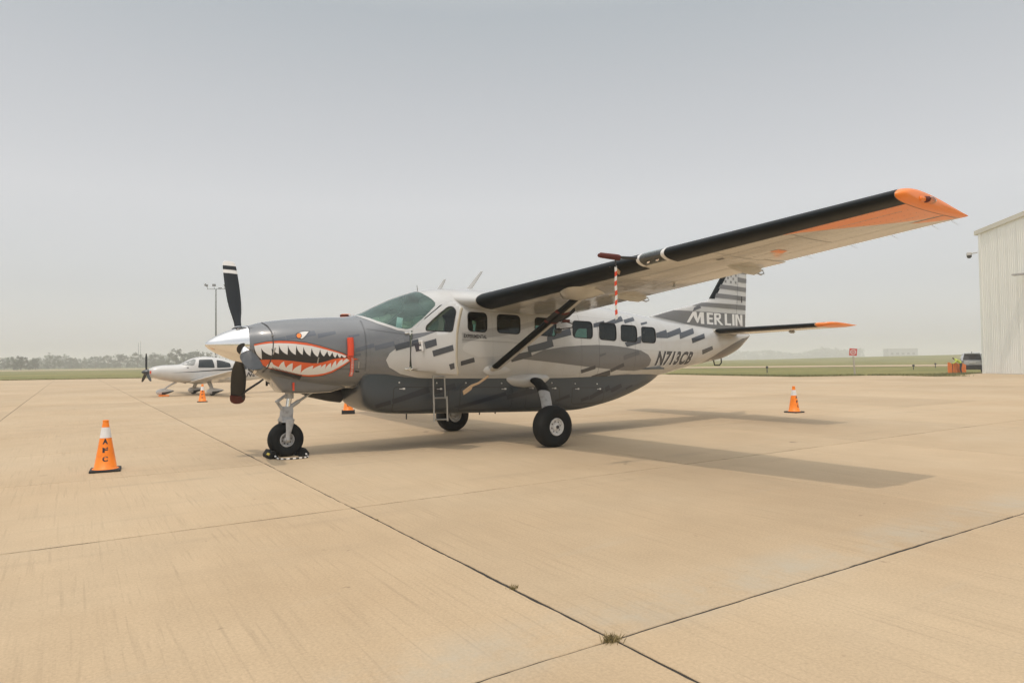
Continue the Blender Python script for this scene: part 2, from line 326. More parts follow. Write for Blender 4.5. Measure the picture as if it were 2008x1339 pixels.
# joint lines
US = [-0.469]
for k in range(1, 16): US.append(-0.469 - 4.12 * k)
US = US[::-1]
for k in range(1, 18): US.append(-0.469 + 4.92 * k if k == 1 else 4.451 + 4.5 * (k - 1))
VS_ = [-8.456, -4.444, -0.726]
for k in range(1, 5): VS_.insert(0, -8.456 - 3.9 * k)
for k in range(1, 31): VS_.append(-0.726 + 3.52 * k)
cells = []; rest = MB()
for i in range(len(US) - 1):
    for j in range(len(VS_) - 1):
        cs = [uv(US[i], VS_[j]), uv(US[i + 1], VS_[j]), uv(US[i + 1], VS_[j + 1]), uv(US[i], VS_[j + 1])]
        if not all(inpoly(c.x, c.y, APR) for c in cs):
            pol = [Vector((x, y, 0)) for x, y in APR]      # apron outline clipped to this cell
            for k in range(4):
                p0, p1 = cs[k], cs[(k + 1) % 4]; nn = Vector((-(p1 - p0).y, (p1 - p0).x, 0)); o2 = []
                for q in range(len(pol)):
                    s0, s1 = pol[q], pol[(q + 1) % len(pol)]; d0, d1 = (s0 - p0).dot(nn), (s1 - p0).dot(nn)
                    if d0 >= 0: o2.append(s0)
                    if d0 * d1 < 0: o2.append(s0 + (s1 - s0) * (d0 / (d0 - d1)))
                pol = o2
                if len(pol) < 3: break
            if len(pol) >= 3: rest.add([(p.x, p.y, 0.0) for p in pol], [tuple(range(len(pol)))])
            continue
        c = (cs[0] + cs[2]) / 2; d = c - Vector((CX, CY, 0)); z = d.dot(Vector((_fw.x, _fw.y, 0)).normalized()); x = d.dot(_rt)
        vis = z > 0.5 and abs(x) < 0.80 * z + 4.5
        cells.append((i, j, d.length if vis else d.length + 1000))
cells.sort(key=lambda c: c[2])
def slab_geo(i, j, near):
    ga = lambda u: 0.0095 if abs(u + 0.469) < 1e-4 else 0.008
    gb = lambda v: 0.0105 if abs(v + 8.456) < 1e-4 else 0.013
    u0, u1, v0, v1 = US[i] + ga(US[i]), US[i + 1] - ga(US[i + 1]), VS_[j] + gb(VS_[j]), VS_[j + 1] - gb(VS_[j + 1])
    ring = []; wob_ = [0.0, 0.0]
    n = 60 if near else 1
    def edge(a, b):
        for k in range(n):
            t = k / n; p = (a[0] + (b[0] - a[0]) * t, a[1] + (b[1] - a[1]) * t)
            if near: wob_[0] = wob_[0] * .85 + random.gauss(0, .0016); wob_[1] = wob_[1] * .85 + random.gauss(0, .0016)
            if near and random.random() < .02: wob_[0] += random.choice((-1, 1)) * .006
            if near and k: p = (p[0] + wob_[0] + random.gauss(0, 0.0018), p[1] + wob_[1] + random.gauss(0, 0.0018))
            ring.append(p)
    c = [(u0, v0), (u1, v0), (u1, v1), (u0, v1)]
    for k in range(4): edge(c[k], c[(k + 1) % 4])
    mu, mv = (u0 + u1) / 2, (v0 + v1) / 2; ch = 0.004
    def ins(p): return (p[0] - math.copysign(ch, p[0] - mu), p[1] - math.copysign(ch, p[1] - mv))
    dz = random.gauss(0, 0.0006) if near else 0
    return [[uv(*p, -0.05) for p in ring], [uv(*p, dz - 0.004) for p in ring], [uv(*ins(p), dz) for p in ring]]
cnt = 0
for (i, j, d) in cells:
    if d < 1000 and cnt < 270:
        MB().loft(slab_geo(i, j, d < 15), cap0=False).build('concrete_slab', 'concrete', apron); cnt += 1
    else: rest.loft(slab_geo(i, j, False), cap0=False)
rest.build('concrete_slabs_far', 'concrete', apron, kind='stuff')
# wide pale strips beyond the grass
def strip(name, a, b, m='concrete', z=0.01): MB().add([(*p, z) for p in a] + [(*p, z) for p in b[::-1]], [tuple(range(len(a) + len(b)))]).build(name, m, kind='structure')
strip('taxiway', [(40, 135), (86.1, 68), (105, 51.7), (114.7, 35.9), (150, -40)], [(55, 150), (101.4, 81.5), (124.7, 63.2), (137, 44.8), (175, -40)])
strip('runway', [(-500, 330), (-3, 300), (200, 280)], [(-500, 400), (-3, 372), (200, 350)], z=0.0)
# ragged grass along the pavement edge and weeds
gm = MB()
def blade(mb, x, y, z, h, lean, wd):
    a = random.uniform(0, 6.28); c, s = math.cos(a), math.sin(a); la = random.uniform(0, 6.28); lx, ly = math.cos(la) * lean, math.sin(la) * lean
    mb.add([(x - c * wd, y - s * wd, z), (x + c * wd, y + s * wd, z), (x + lx * .4 + c * wd * .6, y + ly * .4 + s * wd * .6, z + h * .6), (x + lx, y + ly, z + h)], [(0, 1, 2), (0, 2, 3)])
for k in range(2, len(APR)-4):
    pass
for a, b, nb in ((0, 1, 500), (1, 2, 2200), (4, 5, 2500), (5, 6, 2500), (6, 7, 2500), (7, 8, 1500), (8, 9, 900), (9, 10, 1800), (10, 11, 1800)):
    A, B = Vector(APR[a]), Vector(APR[b]); d = B - A; nrm = Vector((-d.y, d.x)).normalized()
    if not inpoly((A.x + B.x) / 2 - nrm.x, (A.y + B.y) / 2 - nrm.y, APR): nrm = -nrm
    for _ in range(nb):
        p = A + d * random.random() + nrm * (abs(random.gauss(0, 0.9)) - 0.15)
        blade(gm, p.x, p.y, -0.04, random.uniform(0.06, 0.22), 0.06, 0.03)
gm.build('grass_edge', 'blades', kind='stuff', fix=False)
def weed(u, v, n, h, label):
    mb = MB(); p = uv(u, v)
    for _ in range(n): blade(mb, random.gauss(0, h * .45), random.gauss(0, h * .3), -0.005, random.uniform(.3, 1) * h, h * .5, 0.0018)
    o = mb.build('weed_tuft', 'weed', fix=False); o.location = p; tag(o, label, 'weed', 'weeds in the slab joints'); return o
weed(-0.50, -8.47, 140, 0.055, 'dry weed tuft growing where the two dark slab joints cross')
weed(-0.469, -7.47, 60, 0.035, 'small dry weed tuft in the dark joint above the joint crossing')
weed(-0.469, -5.1, 26, 0.022, 'tiny weed in the dark joint halfway to the nose wheel')
weed(-0.45, -9.3, 20, 0.02, 'tiny weed in the dark joint below the joint crossing')

# ------------------------------------------------------------------ main aircraft : shape functions
FS=np.array([
# X      zt    zb    w    zm    nu   nl
[-0.63,2.085,1.47,.325,1.78,2.0,2.0],
[-0.45,2.145,1.31,.42,1.76,2.0,2.1],
[-0.2,2.19,1.20,.50,1.74,2.1,2.2],
[0.2,2.235,1.13,.58,1.72,2.2,2.3],
[0.6,2.262,1.09,.65,1.70,2.3,2.5],
[1.0,2.285,1.06,.71,1.70,2.35,2.6],
[1.2,2.33,1.05,.735,1.70,2.35,2.7],
[1.5,2.465,1.03,.77,1.71,2.25,2.8],
[1.8,2.605,1.01,.80,1.72,2.2,2.8],
[2.1,2.715,1.0,.82,1.75,2.3,2.8],
[2.4,2.80,.98,.83,1.78,2.5,2.8],
[2.9,2.85,.96,.83,1.80,2.7,2.8],
[3.5,2.86,.94,.83,1.80,2.8,2.8],
[5.0,2.80,.92,.83,1.75,2.8,2.8],
[6.2,2.69,.93,.815,1.70,2.7,2.7],
[7.2,2.58,1.0,.75,1.70,2.6,2.6],
[8.14,2.475,1.09,.65,1.72,2.5,2.5],
[9.3,2.36,1.28,.49,1.78,2.4,2.4],
[10.2,2.28,1.42,.37,1.83,2.3,2.3],
[10.7,2.245,1.49,.30,1.87,2.2,2.2],
[11.4,2.20,1.70,.18,1.97,2.0,2.0],
[11.97,2.14,2.05,.04,2.10,2.0,2.0]])
def pchip(xs,ys,x):
    x=np.asarray(x,float);h=np.diff(xs);d=np.diff(ys)/h;n=len(xs);m=np.zeros(n)
    for i in range(1,n-1):
        if d[i-1]*d[i]>0:
            w1=2*h[i]+h[i-1];w2=h[i]+2*h[i-1];m[i]=(w1+w2)/(w1/d[i-1]+w2/d[i])
    m[0]=d[0];m[-1]=d[-1]
    i=np.clip(np.searchsorted(xs,x)-1,0,n-2);t=(x-xs[i])/h[i]
    return ((1+2*t)*(1-t)**2*ys[i]+t*(1-t)**2*h[i]*m[i]+t*t*(3-2*t)*ys[i+1]+t*t*(t-1)*h[i]*m[i+1])
def fpar(X): 
    X=np.clip(X,FS[0,0],FS[-1,0])
    return [pchip(FS[:,0],FS[:,k],X) for k in range(1,7)]
def half(X,Z):
    zt,zb,w,zm,nu,nl=fpar(X)
    Z=np.asarray(Z,float)
    t=np.where(Z>zm,(Z-zm)/(zt-zm),(zm-Z)/(zm-zb)); n=np.where(Z>zm,nu,nl)
    return w*np.clip(1-np.clip(t,0,1)**n,0,1)**(1/n)

DEC={'dark':[[(1.57,1.784),(1.987,1.891),(2.006,1.795),(1.923,1.774),(1.852,1.756),(1.59,1.688)],[(1.923,1.774),(2.078,1.811),(2.1,1.707),(1.944,1.671)],[(2.102,1.837),(2.331,1.896),(2.346,1.781),(2.128,1.718)],[(2.253,1.686),(2.658,1.793),(2.676,1.691),(2.278,1.587)],[(2.809,1.503),(3.077,1.569),(3.101,1.488),(2.821,1.423)],[(2.577,1.442),(2.684,1.465),(2.693,1.393),(2.589,1.362)],[(4.954,2.047),(5.295,2.129),(5.32,1.996),(4.71,1.867),(4.713,1.955)],[(4.242,1.768),(4.834,1.898),(4.868,1.77),(4.659,1.711),(4.265,1.644)],[(3.878,1.514),(4.032,1.635),(4.323,1.682),(4.349,1.577),(3.892,1.476)],[(5.943,2.239),(6.27,2.306),(6.265,2.258),(6.888,2.433),(6.868,2.319),(6.583,2.256),(5.922,2.155)],[(6.891,2.343),(7.302,2.422),(7.263,2.337),(6.892,2.265)],[(7.439,2.292),(7.694,2.331),(7.671,2.288),(7.421,2.242)],[(7.867,2.08),(8.283,2.165),(8.251,1.972),(7.845,1.973)],[(8.275,2.095),(8.88,2.228),(8.827,2.094),(8.251,1.972)],[(8.746,2.093),(9.419,2.23),(9.344,2.093),(8.722,1.956)],[(9.191,1.982),(9.783,2.109),(9.755,1.99),(9.208,1.863)],[(9.605,1.71),(10.039,1.809),(10.08,1.724),(9.645,1.602)],[(6.784,1.852),(7.33,2.01),(7.307,1.856),(6.849,1.767)],[(6.389,1.305),(6.761,1.437),(6.801,1.362),(6.431,1.241)],[(5.586,1.307),(5.953,1.394),(5.975,1.322),(5.62,1.236)],[(5.92,1.178),(6.392,1.294),(6.447,1.188),(5.988,1.082)]],'darkgrey2':[[(6.737,1.586),(7.234,1.704),(7.249,1.606),(6.759,1.49)],[(6.047,1.609),(6.23,1.65),(6.215,1.604),(6.048,1.558)]],'noseblk':[[(-0.319,1.884),(-0.139,1.916),(-0.134,1.861),(-0.303,1.853)],[(-0.127,1.928),(0.308,2.016),(0.324,1.941),(-0.125,1.855)],[(0.348,1.963),(0.626,2.013),(0.632,1.965),(0.349,1.893)],[(0.82,1.939),(0.999,1.967),(0.999,1.934),(0.82,1.901)]],'noseblk2':[[(0.917,1.729),(1.218,1.814),(1.231,1.749),(0.926,1.665)],[(1.231,1.774),(1.558,1.85),(1.575,1.774),(1.245,1.694)],[(0.897,1.631),(1.0,1.655),(1.005,1.61),(0.903,1.591)]],'nosebound':[(1.84,1.97),(2.431,2.012),(2.13,1.929),(1.86,1.867),(1.606,1.738),(1.483,1.645),(1.424,1.536),(1.485,1.417),(1.696,1.303),(2.039,1.226),(2.447,1.171),(2.873,1.133)],'band':[[(2.835,2.011),(3.245,2.075),(3.58,2.114),(4.096,2.176),(4.447,2.253),(4.742,2.297),(4.72,2.171),(4.435,2.165),(4.108,2.073),(3.713,1.965),(3.355,1.927),(2.831,1.825)],[(4.964,2.285),(5.385,2.287),(5.367,2.039),(5.296,2.029),(4.944,2.176)]],'ell_light':[[(2.836,1.737),(2.877,1.793),(2.99,1.859),(3.219,1.91),(3.552,1.93),(3.792,1.915),(4.038,1.867),(4.161,1.782),(4.077,1.645),(3.71,1.604),(3.413,1.581),(3.181,1.574),(2.99,1.623),(2.867,1.68)]],'ell_dark':[[(4.152,1.531),(4.622,1.702),(5.093,1.761),(5.56,1.793),(5.967,1.805),(6.392,1.796),(6.849,1.756),(7.299,1.693),(7.536,1.605),(7.652,1.494),(7.618,1.373),(7.452,1.287),(7.161,1.26),(6.755,1.277),(6.372,1.311),(5.852,1.354),(5.31,1.412),(4.801,1.467)]],'tailbelly':[[(11.835,2.052),(11.076,1.897),(10.379,1.665),(9.927,1.396),(10.039,1.345),(10.575,1.428),(11.379,1.656),(11.802,1.908)]],'tail_pale':[],'m_black':[[(-0.578,1.804),(-0.413,1.842),(-0.229,1.858),(-0.039,1.852),(0.155,1.83),(0.351,1.783),(0.552,1.719),(0.706,1.666),(0.811,1.612),(0.981,1.55),(0.866,1.527),(0.732,1.431),(0.577,1.339),(0.437,1.293),(0.294,1.279),(0.146,1.288),(0.043,1.315),(-0.108,1.353),(-0.253,1.393),(-0.369,1.426),(-0.455,1.48),(-0.534,1.547),(-0.564,1.644)]],'m_orange':[[(-0.575,1.796),(-0.414,1.833),(-0.229,1.848),(-0.039,1.842),(0.155,1.819),(0.351,1.772),(0.552,1.709),(0.706,1.655),(0.8,1.607),(0.864,1.582),(0.97,1.553),(0.855,1.538),(0.726,1.441),(0.575,1.348),(0.435,1.303),(0.292,1.287),(0.144,1.297),(0.041,1.323),(-0.109,1.362),(-0.255,1.4),(-0.366,1.433),(-0.452,1.485),(-0.531,1.552),(-0.559,1.654)]],'m_mouth':[[(-0.573,1.773),(-0.46,1.798),(-0.324,1.813),(-0.137,1.811),(0.056,1.796),(0.251,1.765),(0.451,1.712),(0.655,1.655),(0.785,1.605),(0.801,1.577),(0.656,1.574),(0.554,1.556),(0.455,1.523),(0.357,1.5),(0.258,1.498),(0.11,1.515),(-0.037,1.538),(-0.227,1.559),(-0.408,1.564),(-0.526,1.558),(-0.563,1.664)]],'m_teeth':[[(-0.573,1.773),(-0.573,1.773),(-0.563,1.718),(-0.546,1.671),(-0.524,1.63),(-0.496,1.596),(-0.464,1.569),(-0.472,1.609),(-0.478,1.648),(-0.482,1.685),(-0.485,1.72),(-0.487,1.754),(-0.487,1.792)],[(-0.487,1.792),(-0.487,1.754),(-0.471,1.718),(-0.448,1.686),(-0.415,1.659),(-0.374,1.637),(-0.325,1.619),(-0.335,1.652),(-0.344,1.684),(-0.35,1.715),(-0.354,1.745),(-0.357,1.774),(-0.356,1.81)],[(-0.356,1.81),(-0.357,1.774),(-0.346,1.74),(-0.328,1.711),(-0.305,1.686),(-0.275,1.665),(-0.239,1.649),(-0.239,1.679),(-0.239,1.708),(-0.239,1.736),(-0.239,1.763),(-0.238,1.789),(-0.238,1.812)],[(-0.238,1.812),(-0.238,1.789),(-0.227,1.747),(-0.209,1.711),(-0.184,1.68),(-0.152,1.655),(-0.114,1.634),(-0.114,1.666),(-0.114,1.697),(-0.113,1.727),(-0.111,1.756),(-0.109,1.783),(-0.108,1.809)],[(-0.108,1.809),(-0.109,1.783),(-0.099,1.742),(-0.082,1.707),(-0.059,1.676),(-0.031,1.651),(0.004,1.631),(0.004,1.664),(0.005,1.696),(0.006,1.726),(0.008,1.755),(0.011,1.783),(0.012,1.8)],[(0.012,1.8),(0.011,1.783),(0.02,1.742),(0.034,1.706),(0.053,1.676),(0.077,1.651),(0.106,1.631),(0.107,1.658),(0.108,1.684),(0.111,1.71),(0.114,1.734),(0.118,1.757),(0.119,1.786)],[(0.119,1.786),(0.118,1.757),(0.128,1.718),(0.143,1.684),(0.163,1.655),(0.189,1.631),(0.22,1.612),(0.221,1.64),(0.223,1.666),(0.228,1.691),(0.234,1.716),(0.241,1.739),(0.242,1.767)],[(0.242,1.767),(0.241,1.739),(0.25,1.701),(0.264,1.667),(0.282,1.639),(0.306,1.616),(0.334,1.597),(0.336,1.622),(0.34,1.647),(0.347,1.67),(0.357,1.693),(0.368,1.715),(0.369,1.734)],[(0.369,1.734),(0.368,1.715),(0.374,1.685),(0.382,1.659),(0.394,1.636),(0.409,1.618),(0.427,1.604),(0.43,1.622),(0.437,1.639),(0.447,1.656),(0.462,1.673),(0.479,1.688),(0.479,1.704)],[(0.479,1.704),(0.479,1.688),(0.483,1.665),(0.488,1.645),(0.496,1.627),(0.506,1.613),(0.517,1.602),(0.52,1.616),(0.525,1.629),(0.533,1.642),(0.544,1.655),(0.557,1.667),(0.557,1.682)],[(0.557,1.682),(0.557,1.667),(0.562,1.644),(0.568,1.624),(0.577,1.607),(0.588,1.593),(0.601,1.582),(0.603,1.596),(0.608,1.609),(0.614,1.622),(0.623,1.634),(0.634,1.645),(0.634,1.66)],[(0.634,1.66),(0.634,1.645),(0.638,1.628),(0.644,1.612),(0.652,1.599),(0.662,1.588),(0.674,1.58),(0.676,1.588),(0.68,1.596),(0.685,1.604),(0.692,1.611),(0.701,1.618),(0.701,1.637)],[(0.701,1.637),(0.701,1.618),(0.706,1.608),(0.714,1.598),(0.724,1.59),(0.736,1.583),(0.751,1.578),(0.752,1.582),(0.755,1.587),(0.759,1.591),(0.765,1.595),(0.771,1.599),(0.771,1.61)]],'m_low':[[(-0.397,1.45),(-0.397,1.449),(-0.39,1.469),(-0.379,1.486),(-0.365,1.502),(-0.347,1.515),(-0.325,1.527),(-0.318,1.509),(-0.305,1.491),(-0.284,1.475),(-0.257,1.46),(-0.223,1.446),(-0.217,1.404)],[(-0.217,1.404),(-0.223,1.446),(-0.217,1.468),(-0.207,1.488),(-0.194,1.506),(-0.178,1.521),(-0.158,1.534),(-0.155,1.511),(-0.149,1.49),(-0.141,1.47),(-0.131,1.451),(-0.119,1.434),(-0.11,1.377)],[(-0.11,1.377),(-0.119,1.434),(-0.11,1.452),(-0.097,1.468),(-0.08,1.482),(-0.058,1.495),(-0.032,1.505),(-0.03,1.476),(-0.028,1.449),(-0.026,1.424),(-0.024,1.4),(-0.023,1.379),(-0.018,1.353)],[(-0.018,1.353),(-0.023,1.379),(-0.011,1.404),(0.007,1.426),(0.031,1.446),(0.06,1.463),(0.096,1.478),(0.099,1.449),(0.101,1.421),(0.103,1.396),(0.104,1.372),(0.105,1.351),(0.11,1.324)],[(0.11,1.324),(0.105,1.351),(0.122,1.379),(0.147,1.404),(0.181,1.426),(0.224,1.445),(0.274,1.462),(0.273,1.435),(0.268,1.41),(0.257,1.386),(0.242,1.365),(0.222,1.346),(0.229,1.314)],[(0.229,1.314),(0.222,1.346),(0.238,1.377),(0.264,1.405),(0.298,1.43),(0.34,1.452),(0.391,1.471),(0.391,1.442),(0.387,1.415),(0.379,1.39),(0.368,1.367),(0.354,1.347),(0.359,1.32)],[(0.359,1.32),(0.354,1.347),(0.362,1.381),(0.377,1.413),(0.399,1.441),(0.426,1.465),(0.459,1.486),(0.461,1.463),(0.461,1.442),(0.46,1.422),(0.458,1.404),(0.455,1.387),(0.464,1.34)],[(0.464,1.34),(0.455,1.387),(0.463,1.416),(0.475,1.442),(0.492,1.464),(0.513,1.484),(0.539,1.502),(0.541,1.482),(0.543,1.464),(0.545,1.448),(0.548,1.432),(0.551,1.418),(0.558,1.371)],[(0.558,1.371),(0.551,1.418),(0.557,1.448),(0.566,1.475),(0.578,1.499),(0.594,1.52),(0.613,1.538),(0.615,1.519),(0.617,1.501),(0.62,1.484),(0.624,1.469),(0.629,1.455),(0.633,1.414)],[(0.633,1.414),(0.629,1.455),(0.638,1.481),(0.651,1.505),(0.668,1.526),(0.689,1.544),(0.714,1.56),(0.715,1.547),(0.715,1.535),(0.716,1.524),(0.717,1.514),(0.718,1.505),(0.721,1.467)],[(0.721,1.467),(0.718,1.505),(0.725,1.521),(0.736,1.536),(0.749,1.549),(0.766,1.56),(0.785,1.57),(0.788,1.563),(0.793,1.557),(0.8,1.551),(0.81,1.545),(0.823,1.54),(0.823,1.535)]],'eye_black':[[(0.015,1.945),(0.035,1.971),(0.096,1.996),(0.167,2.008),(0.244,2.007),(0.198,1.962),(0.152,1.908),(0.104,1.869),(0.07,1.879),(0.034,1.908)]],'eye_white':[[(0.024,1.945),(0.042,1.965),(0.099,1.987),(0.165,1.998),(0.219,1.999),(0.182,1.956),(0.143,1.914),(0.102,1.881),(0.073,1.889),(0.043,1.915)]],'eye_iris_o':[[(0.105,1.929),(0.1,1.913),(0.091,1.899),(0.077,1.889),(0.062,1.884),(0.047,1.886),(0.034,1.893),(0.024,1.905),(0.021,1.921),(0.023,1.937),(0.03,1.953),(0.043,1.965),(0.058,1.973),(0.073,1.975),(0.088,1.97),(0.098,1.96),(0.104,1.946)]],'eye_iris':[[(0.097,1.929),(0.093,1.916),(0.085,1.904),(0.075,1.896),(0.062,1.893),(0.05,1.894),(0.039,1.9),(0.032,1.91),(0.028,1.922),(0.03,1.936),(0.036,1.948),(0.046,1.959),(0.059,1.965),(0.071,1.966),(0.083,1.962),(0.092,1.954),(0.097,1.943)]],'windscreen':[(1.153,2.307),(1.348,2.185),(1.652,2.073),(1.851,2.057),(2.12,2.238),(2.404,2.491),(2.386,2.566),(2.326,2.624),(2.277,2.697)],'door':[(1.87,1.997),(1.9,2.093),(2.229,2.339),(2.54,2.532),(2.657,2.536),(2.84,2.448),(2.788,2.207),(2.785,1.236),(2.72,1.246),(1.846,1.369)],'doorwin':[(2.158,2.141),(2.202,2.195),(2.538,2.429),(2.604,2.459),(2.711,2.416),(2.74,2.361),(2.664,2.06),(2.622,2.024),(2.183,2.035),(2.15,2.07)],'N':[(7.815,1.349),(9.761,1.324),(7.874,1.685),(9.299,1.675)],'exp':[(2.864,1.919),(3.352,1.915),(2.866,1.982)],'louv':[[(-0.307,1.447),(-0.331,1.365)],[(-0.287,1.441),(-0.312,1.36)],[(-0.267,1.435),(-0.292,1.354)],[(-0.247,1.429),(-0.273,1.349)],[(-0.228,1.423),(-0.253,1.343)],[(-0.207,1.418),(-0.233,1.338)],[(-0.187,1.412),(-0.213,1.332)],[(-0.167,1.406),(-0.192,1.327)],[(-0.146,1.4),(-0.171,1.321)],[(-0.125,1.394),(-0.151,1.316)],[(-0.105,1.388),(-0.13,1.31)],[(-0.084,1.382),(-0.109,1.304)],[(-0.063,1.376),(-0.088,1.299)],[(-0.042,1.369),(-0.067,1.293)],[(-0.021,1.363),(-0.045,1.287)],[(0.0,1.357),(-0.024,1.282)],[(0.022,1.351),(-0.002,1.276)],[(0.043,1.345),(0.019,1.27)],[(0.064,1.339),(0.041,1.265)],[(0.086,1.333),(0.063,1.259)],[(0.108,1.327),(0.085,1.253)],[(0.129,1.321),(0.107,1.247)]],'latch':[[(-0.288,1.743),(-0.319,1.641)],[(0.347,1.59),(0.335,1.496)],[(0.977,1.515),(0.981,1.413)]],'redflag':[(0.839,1.879),(0.832,1.612),(0.863,1.612),(0.889,1.28)],'ladder':[(2.27,1.247),(2.499,1.242)],'windows':[[(2.987,2.369),(3.355,2.026)],[(3.609,2.35),(4.085,1.989)],[(4.455,2.326),(4.928,1.96)],[(5.397,2.281),(5.872,1.93)],[(6.12,2.269),(6.528,1.884)],[(6.744,2.232),(7.16,1.858)],[(7.4,2.204),(7.793,1.852)]],'cargo_door_line':[(6.021,2.182),(6.045,1.196)]}

def fimp(X, y, Z):
    zt, zb, w_, zm, nu, nl = fpar(X); t = np.where(Z > zm, (Z - zm) / (zt - zm), (zm - Z) / (zm - zb)); n = np.where(Z > zm, nu, nl)
    return np.abs(y / w_) ** n + np.abs(t) ** n
def fnorm(P):
    P = np.asarray(P, float); X, y, Z = P[:, 0], P[:, 1], P[:, 2]; e = 2e-3; X = np.clip(X, FS[0, 0] + e, FS[-1, 0] - e)
    g = np.stack([fimp(X + e, y, Z) - fimp(X - e, y, Z), fimp(X, y + e, Z) - fimp(X, y - e, Z), fimp(X, y, Z + e) - fimp(X, y, Z - e)], 1)
    return g / np.maximum(np.linalg.norm(g, axis=1, keepdims=True), 1e-9)
def pip(x, z, P): return inpoly(x, z, P)
def rounded(P, r, n=5):
    out_ = []; m = len(P)
    for i in range(m):
        a, b, c = Vector(P[i - 1]), Vector(P[i]), Vector(P[(i + 1) % m]); d0 = (a - b); d1 = (c - b); rr = min(r, d0.length * .45, d1.length * .45)
        p0 = b + d0.normalized() * rr; p1 = b + d1.normalized() * rr
        for t in np.linspace(0, 1, n): out_.append(tuple((1 - t) ** 2 * p0 + 2 * t * (1 - t) * b + t * t * p1))
    return out_
def cut_outline(bm, poly, ymin=-9, ymax=9):
    """score the outline (x,z) into the skin, looking along y; returns the faces inside"""
    n = len(poly)
    for i in range(n):
        a, b = poly[i], poly[(i + 1) % n]; x0, x1 = sorted((a[0], b[0])); z0, z1 = sorted((a[1], b[1])); e = 1e-4
        fs = []
        for f in bm.faces:
            c = f.calc_center_median()
            if not (ymin < c.y < ymax): continue
            xs = [v.co.x for v in f.verts]
            if min(xs) > x1 + e or max(xs) < x0 - e: continue
            zs = [v.co.z for v in f.verts]
            if min(zs) > z1 + e or max(zs) < z0 - e: continue
            fs.append(f)
        if not fs: continue
        geom = list(set(fs) | {ed for f in fs for ed in f.edges} | {v for f in fs for v in f.verts})
        nrm = Vector((-(b[1] - a[1]), 0, b[0] - a[0])).normalized()
        bmesh.ops.bisect_plane(bm, geom=geom, dist=1e-6, plane_co=(a[0], 0, a[1]), plane_no=nrm)
    res = []
    for f in bm.faces:
        c = f.calc_center_median()
        if ymin < c.y < ymax and pip(c.x, c.z, poly): res.append(f)
    return res
def faces_to_mesh(bm, faces, name):
    idx = {}; vs = []; fs = []
    for f in faces:
        q = []
        for v in f.verts:
            if v not in idx: idx[v] = len(vs); vs.append(v.co[:])
            q.append(idx[v])
        fs.append(q)
    me = bpy.data.meshes.new(name); me.from_pydata(vs, [], fs); return me
def skin_normals(me):
    me.polygons.foreach_set('use_smooth', [True] * len(me.polygons))
    P = np.array([v.co[:] for v in me.vertices]); me.normals_split_custom_set_from_vertices([tuple(n) for n in fnorm(P)])
def offset_mesh(me, d):
    P = np.array([v.co[:] for v in me.vertices]); Q = P + fnorm(P) * d; me.vertices.foreach_set('co', Q.ravel()); me.update()
def grid2d(polys, step):
    """flat polygons (a,b) -> bmesh in plane z=0 chopped on a grid so that it can follow a curved skin"""
    bm = bmesh.new()
    for P in polys:
        try: bm.faces.new([bm.verts.new((p[0], p[1], 0)) for p in P])
        except ValueError: pass
    bmesh.ops.triangulate(bm, faces=bm.faces[:], ngon_method='EAR_CLIP')
    xs = [v.co.x for v in bm.verts]; ys = [v.co.y for v in bm.verts]
    for ax, lo, hi in ((0, min(xs), max(xs)), (1, min(ys), max(ys))):
        k = math.ceil(lo / step) * step
        while k < hi:
            co = [0, 0, 0]; co[ax] = k; no = [0, 0, 0]; no[ax] = 1
            bmesh.ops.bisect_plane(bm, geom=bm.faces[:] + bm.edges[:] + bm.verts[:], dist=1e-6, plane_co=co, plane_no=no); k += step
    bmesh.ops.remove_doubles(bm, verts=bm.verts[:], dist=1e-6)
    return bm
HOLES = []
def drape(polys, name, m, parent, off=0.0025, step=0.06, side=-1, trim=True):
    bm = grid2d(polys, step)
    x0, x1 = min(v.co.x for v in bm.verts), max(v.co.x for v in bm.verts); z0, z1 = min(v.co.y for v in bm.verts), max(v.co.y for v in bm.verts)
    for W2 in (HOLES if trim else []):       # paint stops at the window openings
        if max(p[0] for p in W2) < x0 or min(p[0] for p in W2) > x1 or max(p[1] for p in W2) < z0 or min(p[1] for p in W2) > z1: continue
        for i in range(len(W2)):
            a, b = W2[i], W2[(i + 1) % len(W2)]
            if math.hypot(b[0] - a[0], b[1] - a[1]) < 1e-5: continue
            bmesh.ops.bisect_plane(bm, geom=bm.faces[:] + bm.edges[:] + bm.verts[:], dist=1e-6, plane_co=(a[0], a[1], 0), plane_no=(-(b[1] - a[1]), b[0] - a[0], 0))
        bmesh.ops.delete(bm, geom=[f for f in bm.faces if pip(f.calc_center_median().x, f.calc_center_median().y, W2)], context='FACES')
    me = bpy.data.meshes.new(name); vs = np.array([v.co[:2] for v in bm.verts]); bm.verts.index_update(); fs = [[v.index for v in f.verts] for f in bm.faces]; bm.free()
    h = half(vs[:, 0], vs[:, 1]); P = np.stack([vs[:, 0], side * h, vs[:, 1]], 1); N_ = fnorm(P); P = P + N_ * off
    # consistent outward winding
    f2 = []
    for f in fs:
        a, b, c = P[f[0]], P[f[1]], P[f[2]]
        if np.dot(np.cross(b - a, c - a), N_[f[0]]) < 0: f = f[::-1]
        f2.append(f)
    me.from_pydata([tuple(p) for p in P], [], f2); me.polygons.foreach_set('use_smooth', [True] * len(me.polygons))
    me.normals_split_custom_set_from_vertices([tuple(q) for q in N_])
    return link(name, me, m, parent)
def strip_poly(pts, wd):
    out_ = []
    for i in range(len(pts) - 1):
        a, b = Vector(pts[i]), Vector(pts[i + 1]); d = (b - a)
        if d.length < 1e-6: continue
        d.normalize(); n_ = Vector((-d.y, d.x)) * wd / 2; e = d * wd * .4
        out_.append([tuple(a - n_ - e), tuple(b - n_ + e), tuple(b + n_ + e), tuple(a + n_ - e)])
    return out_
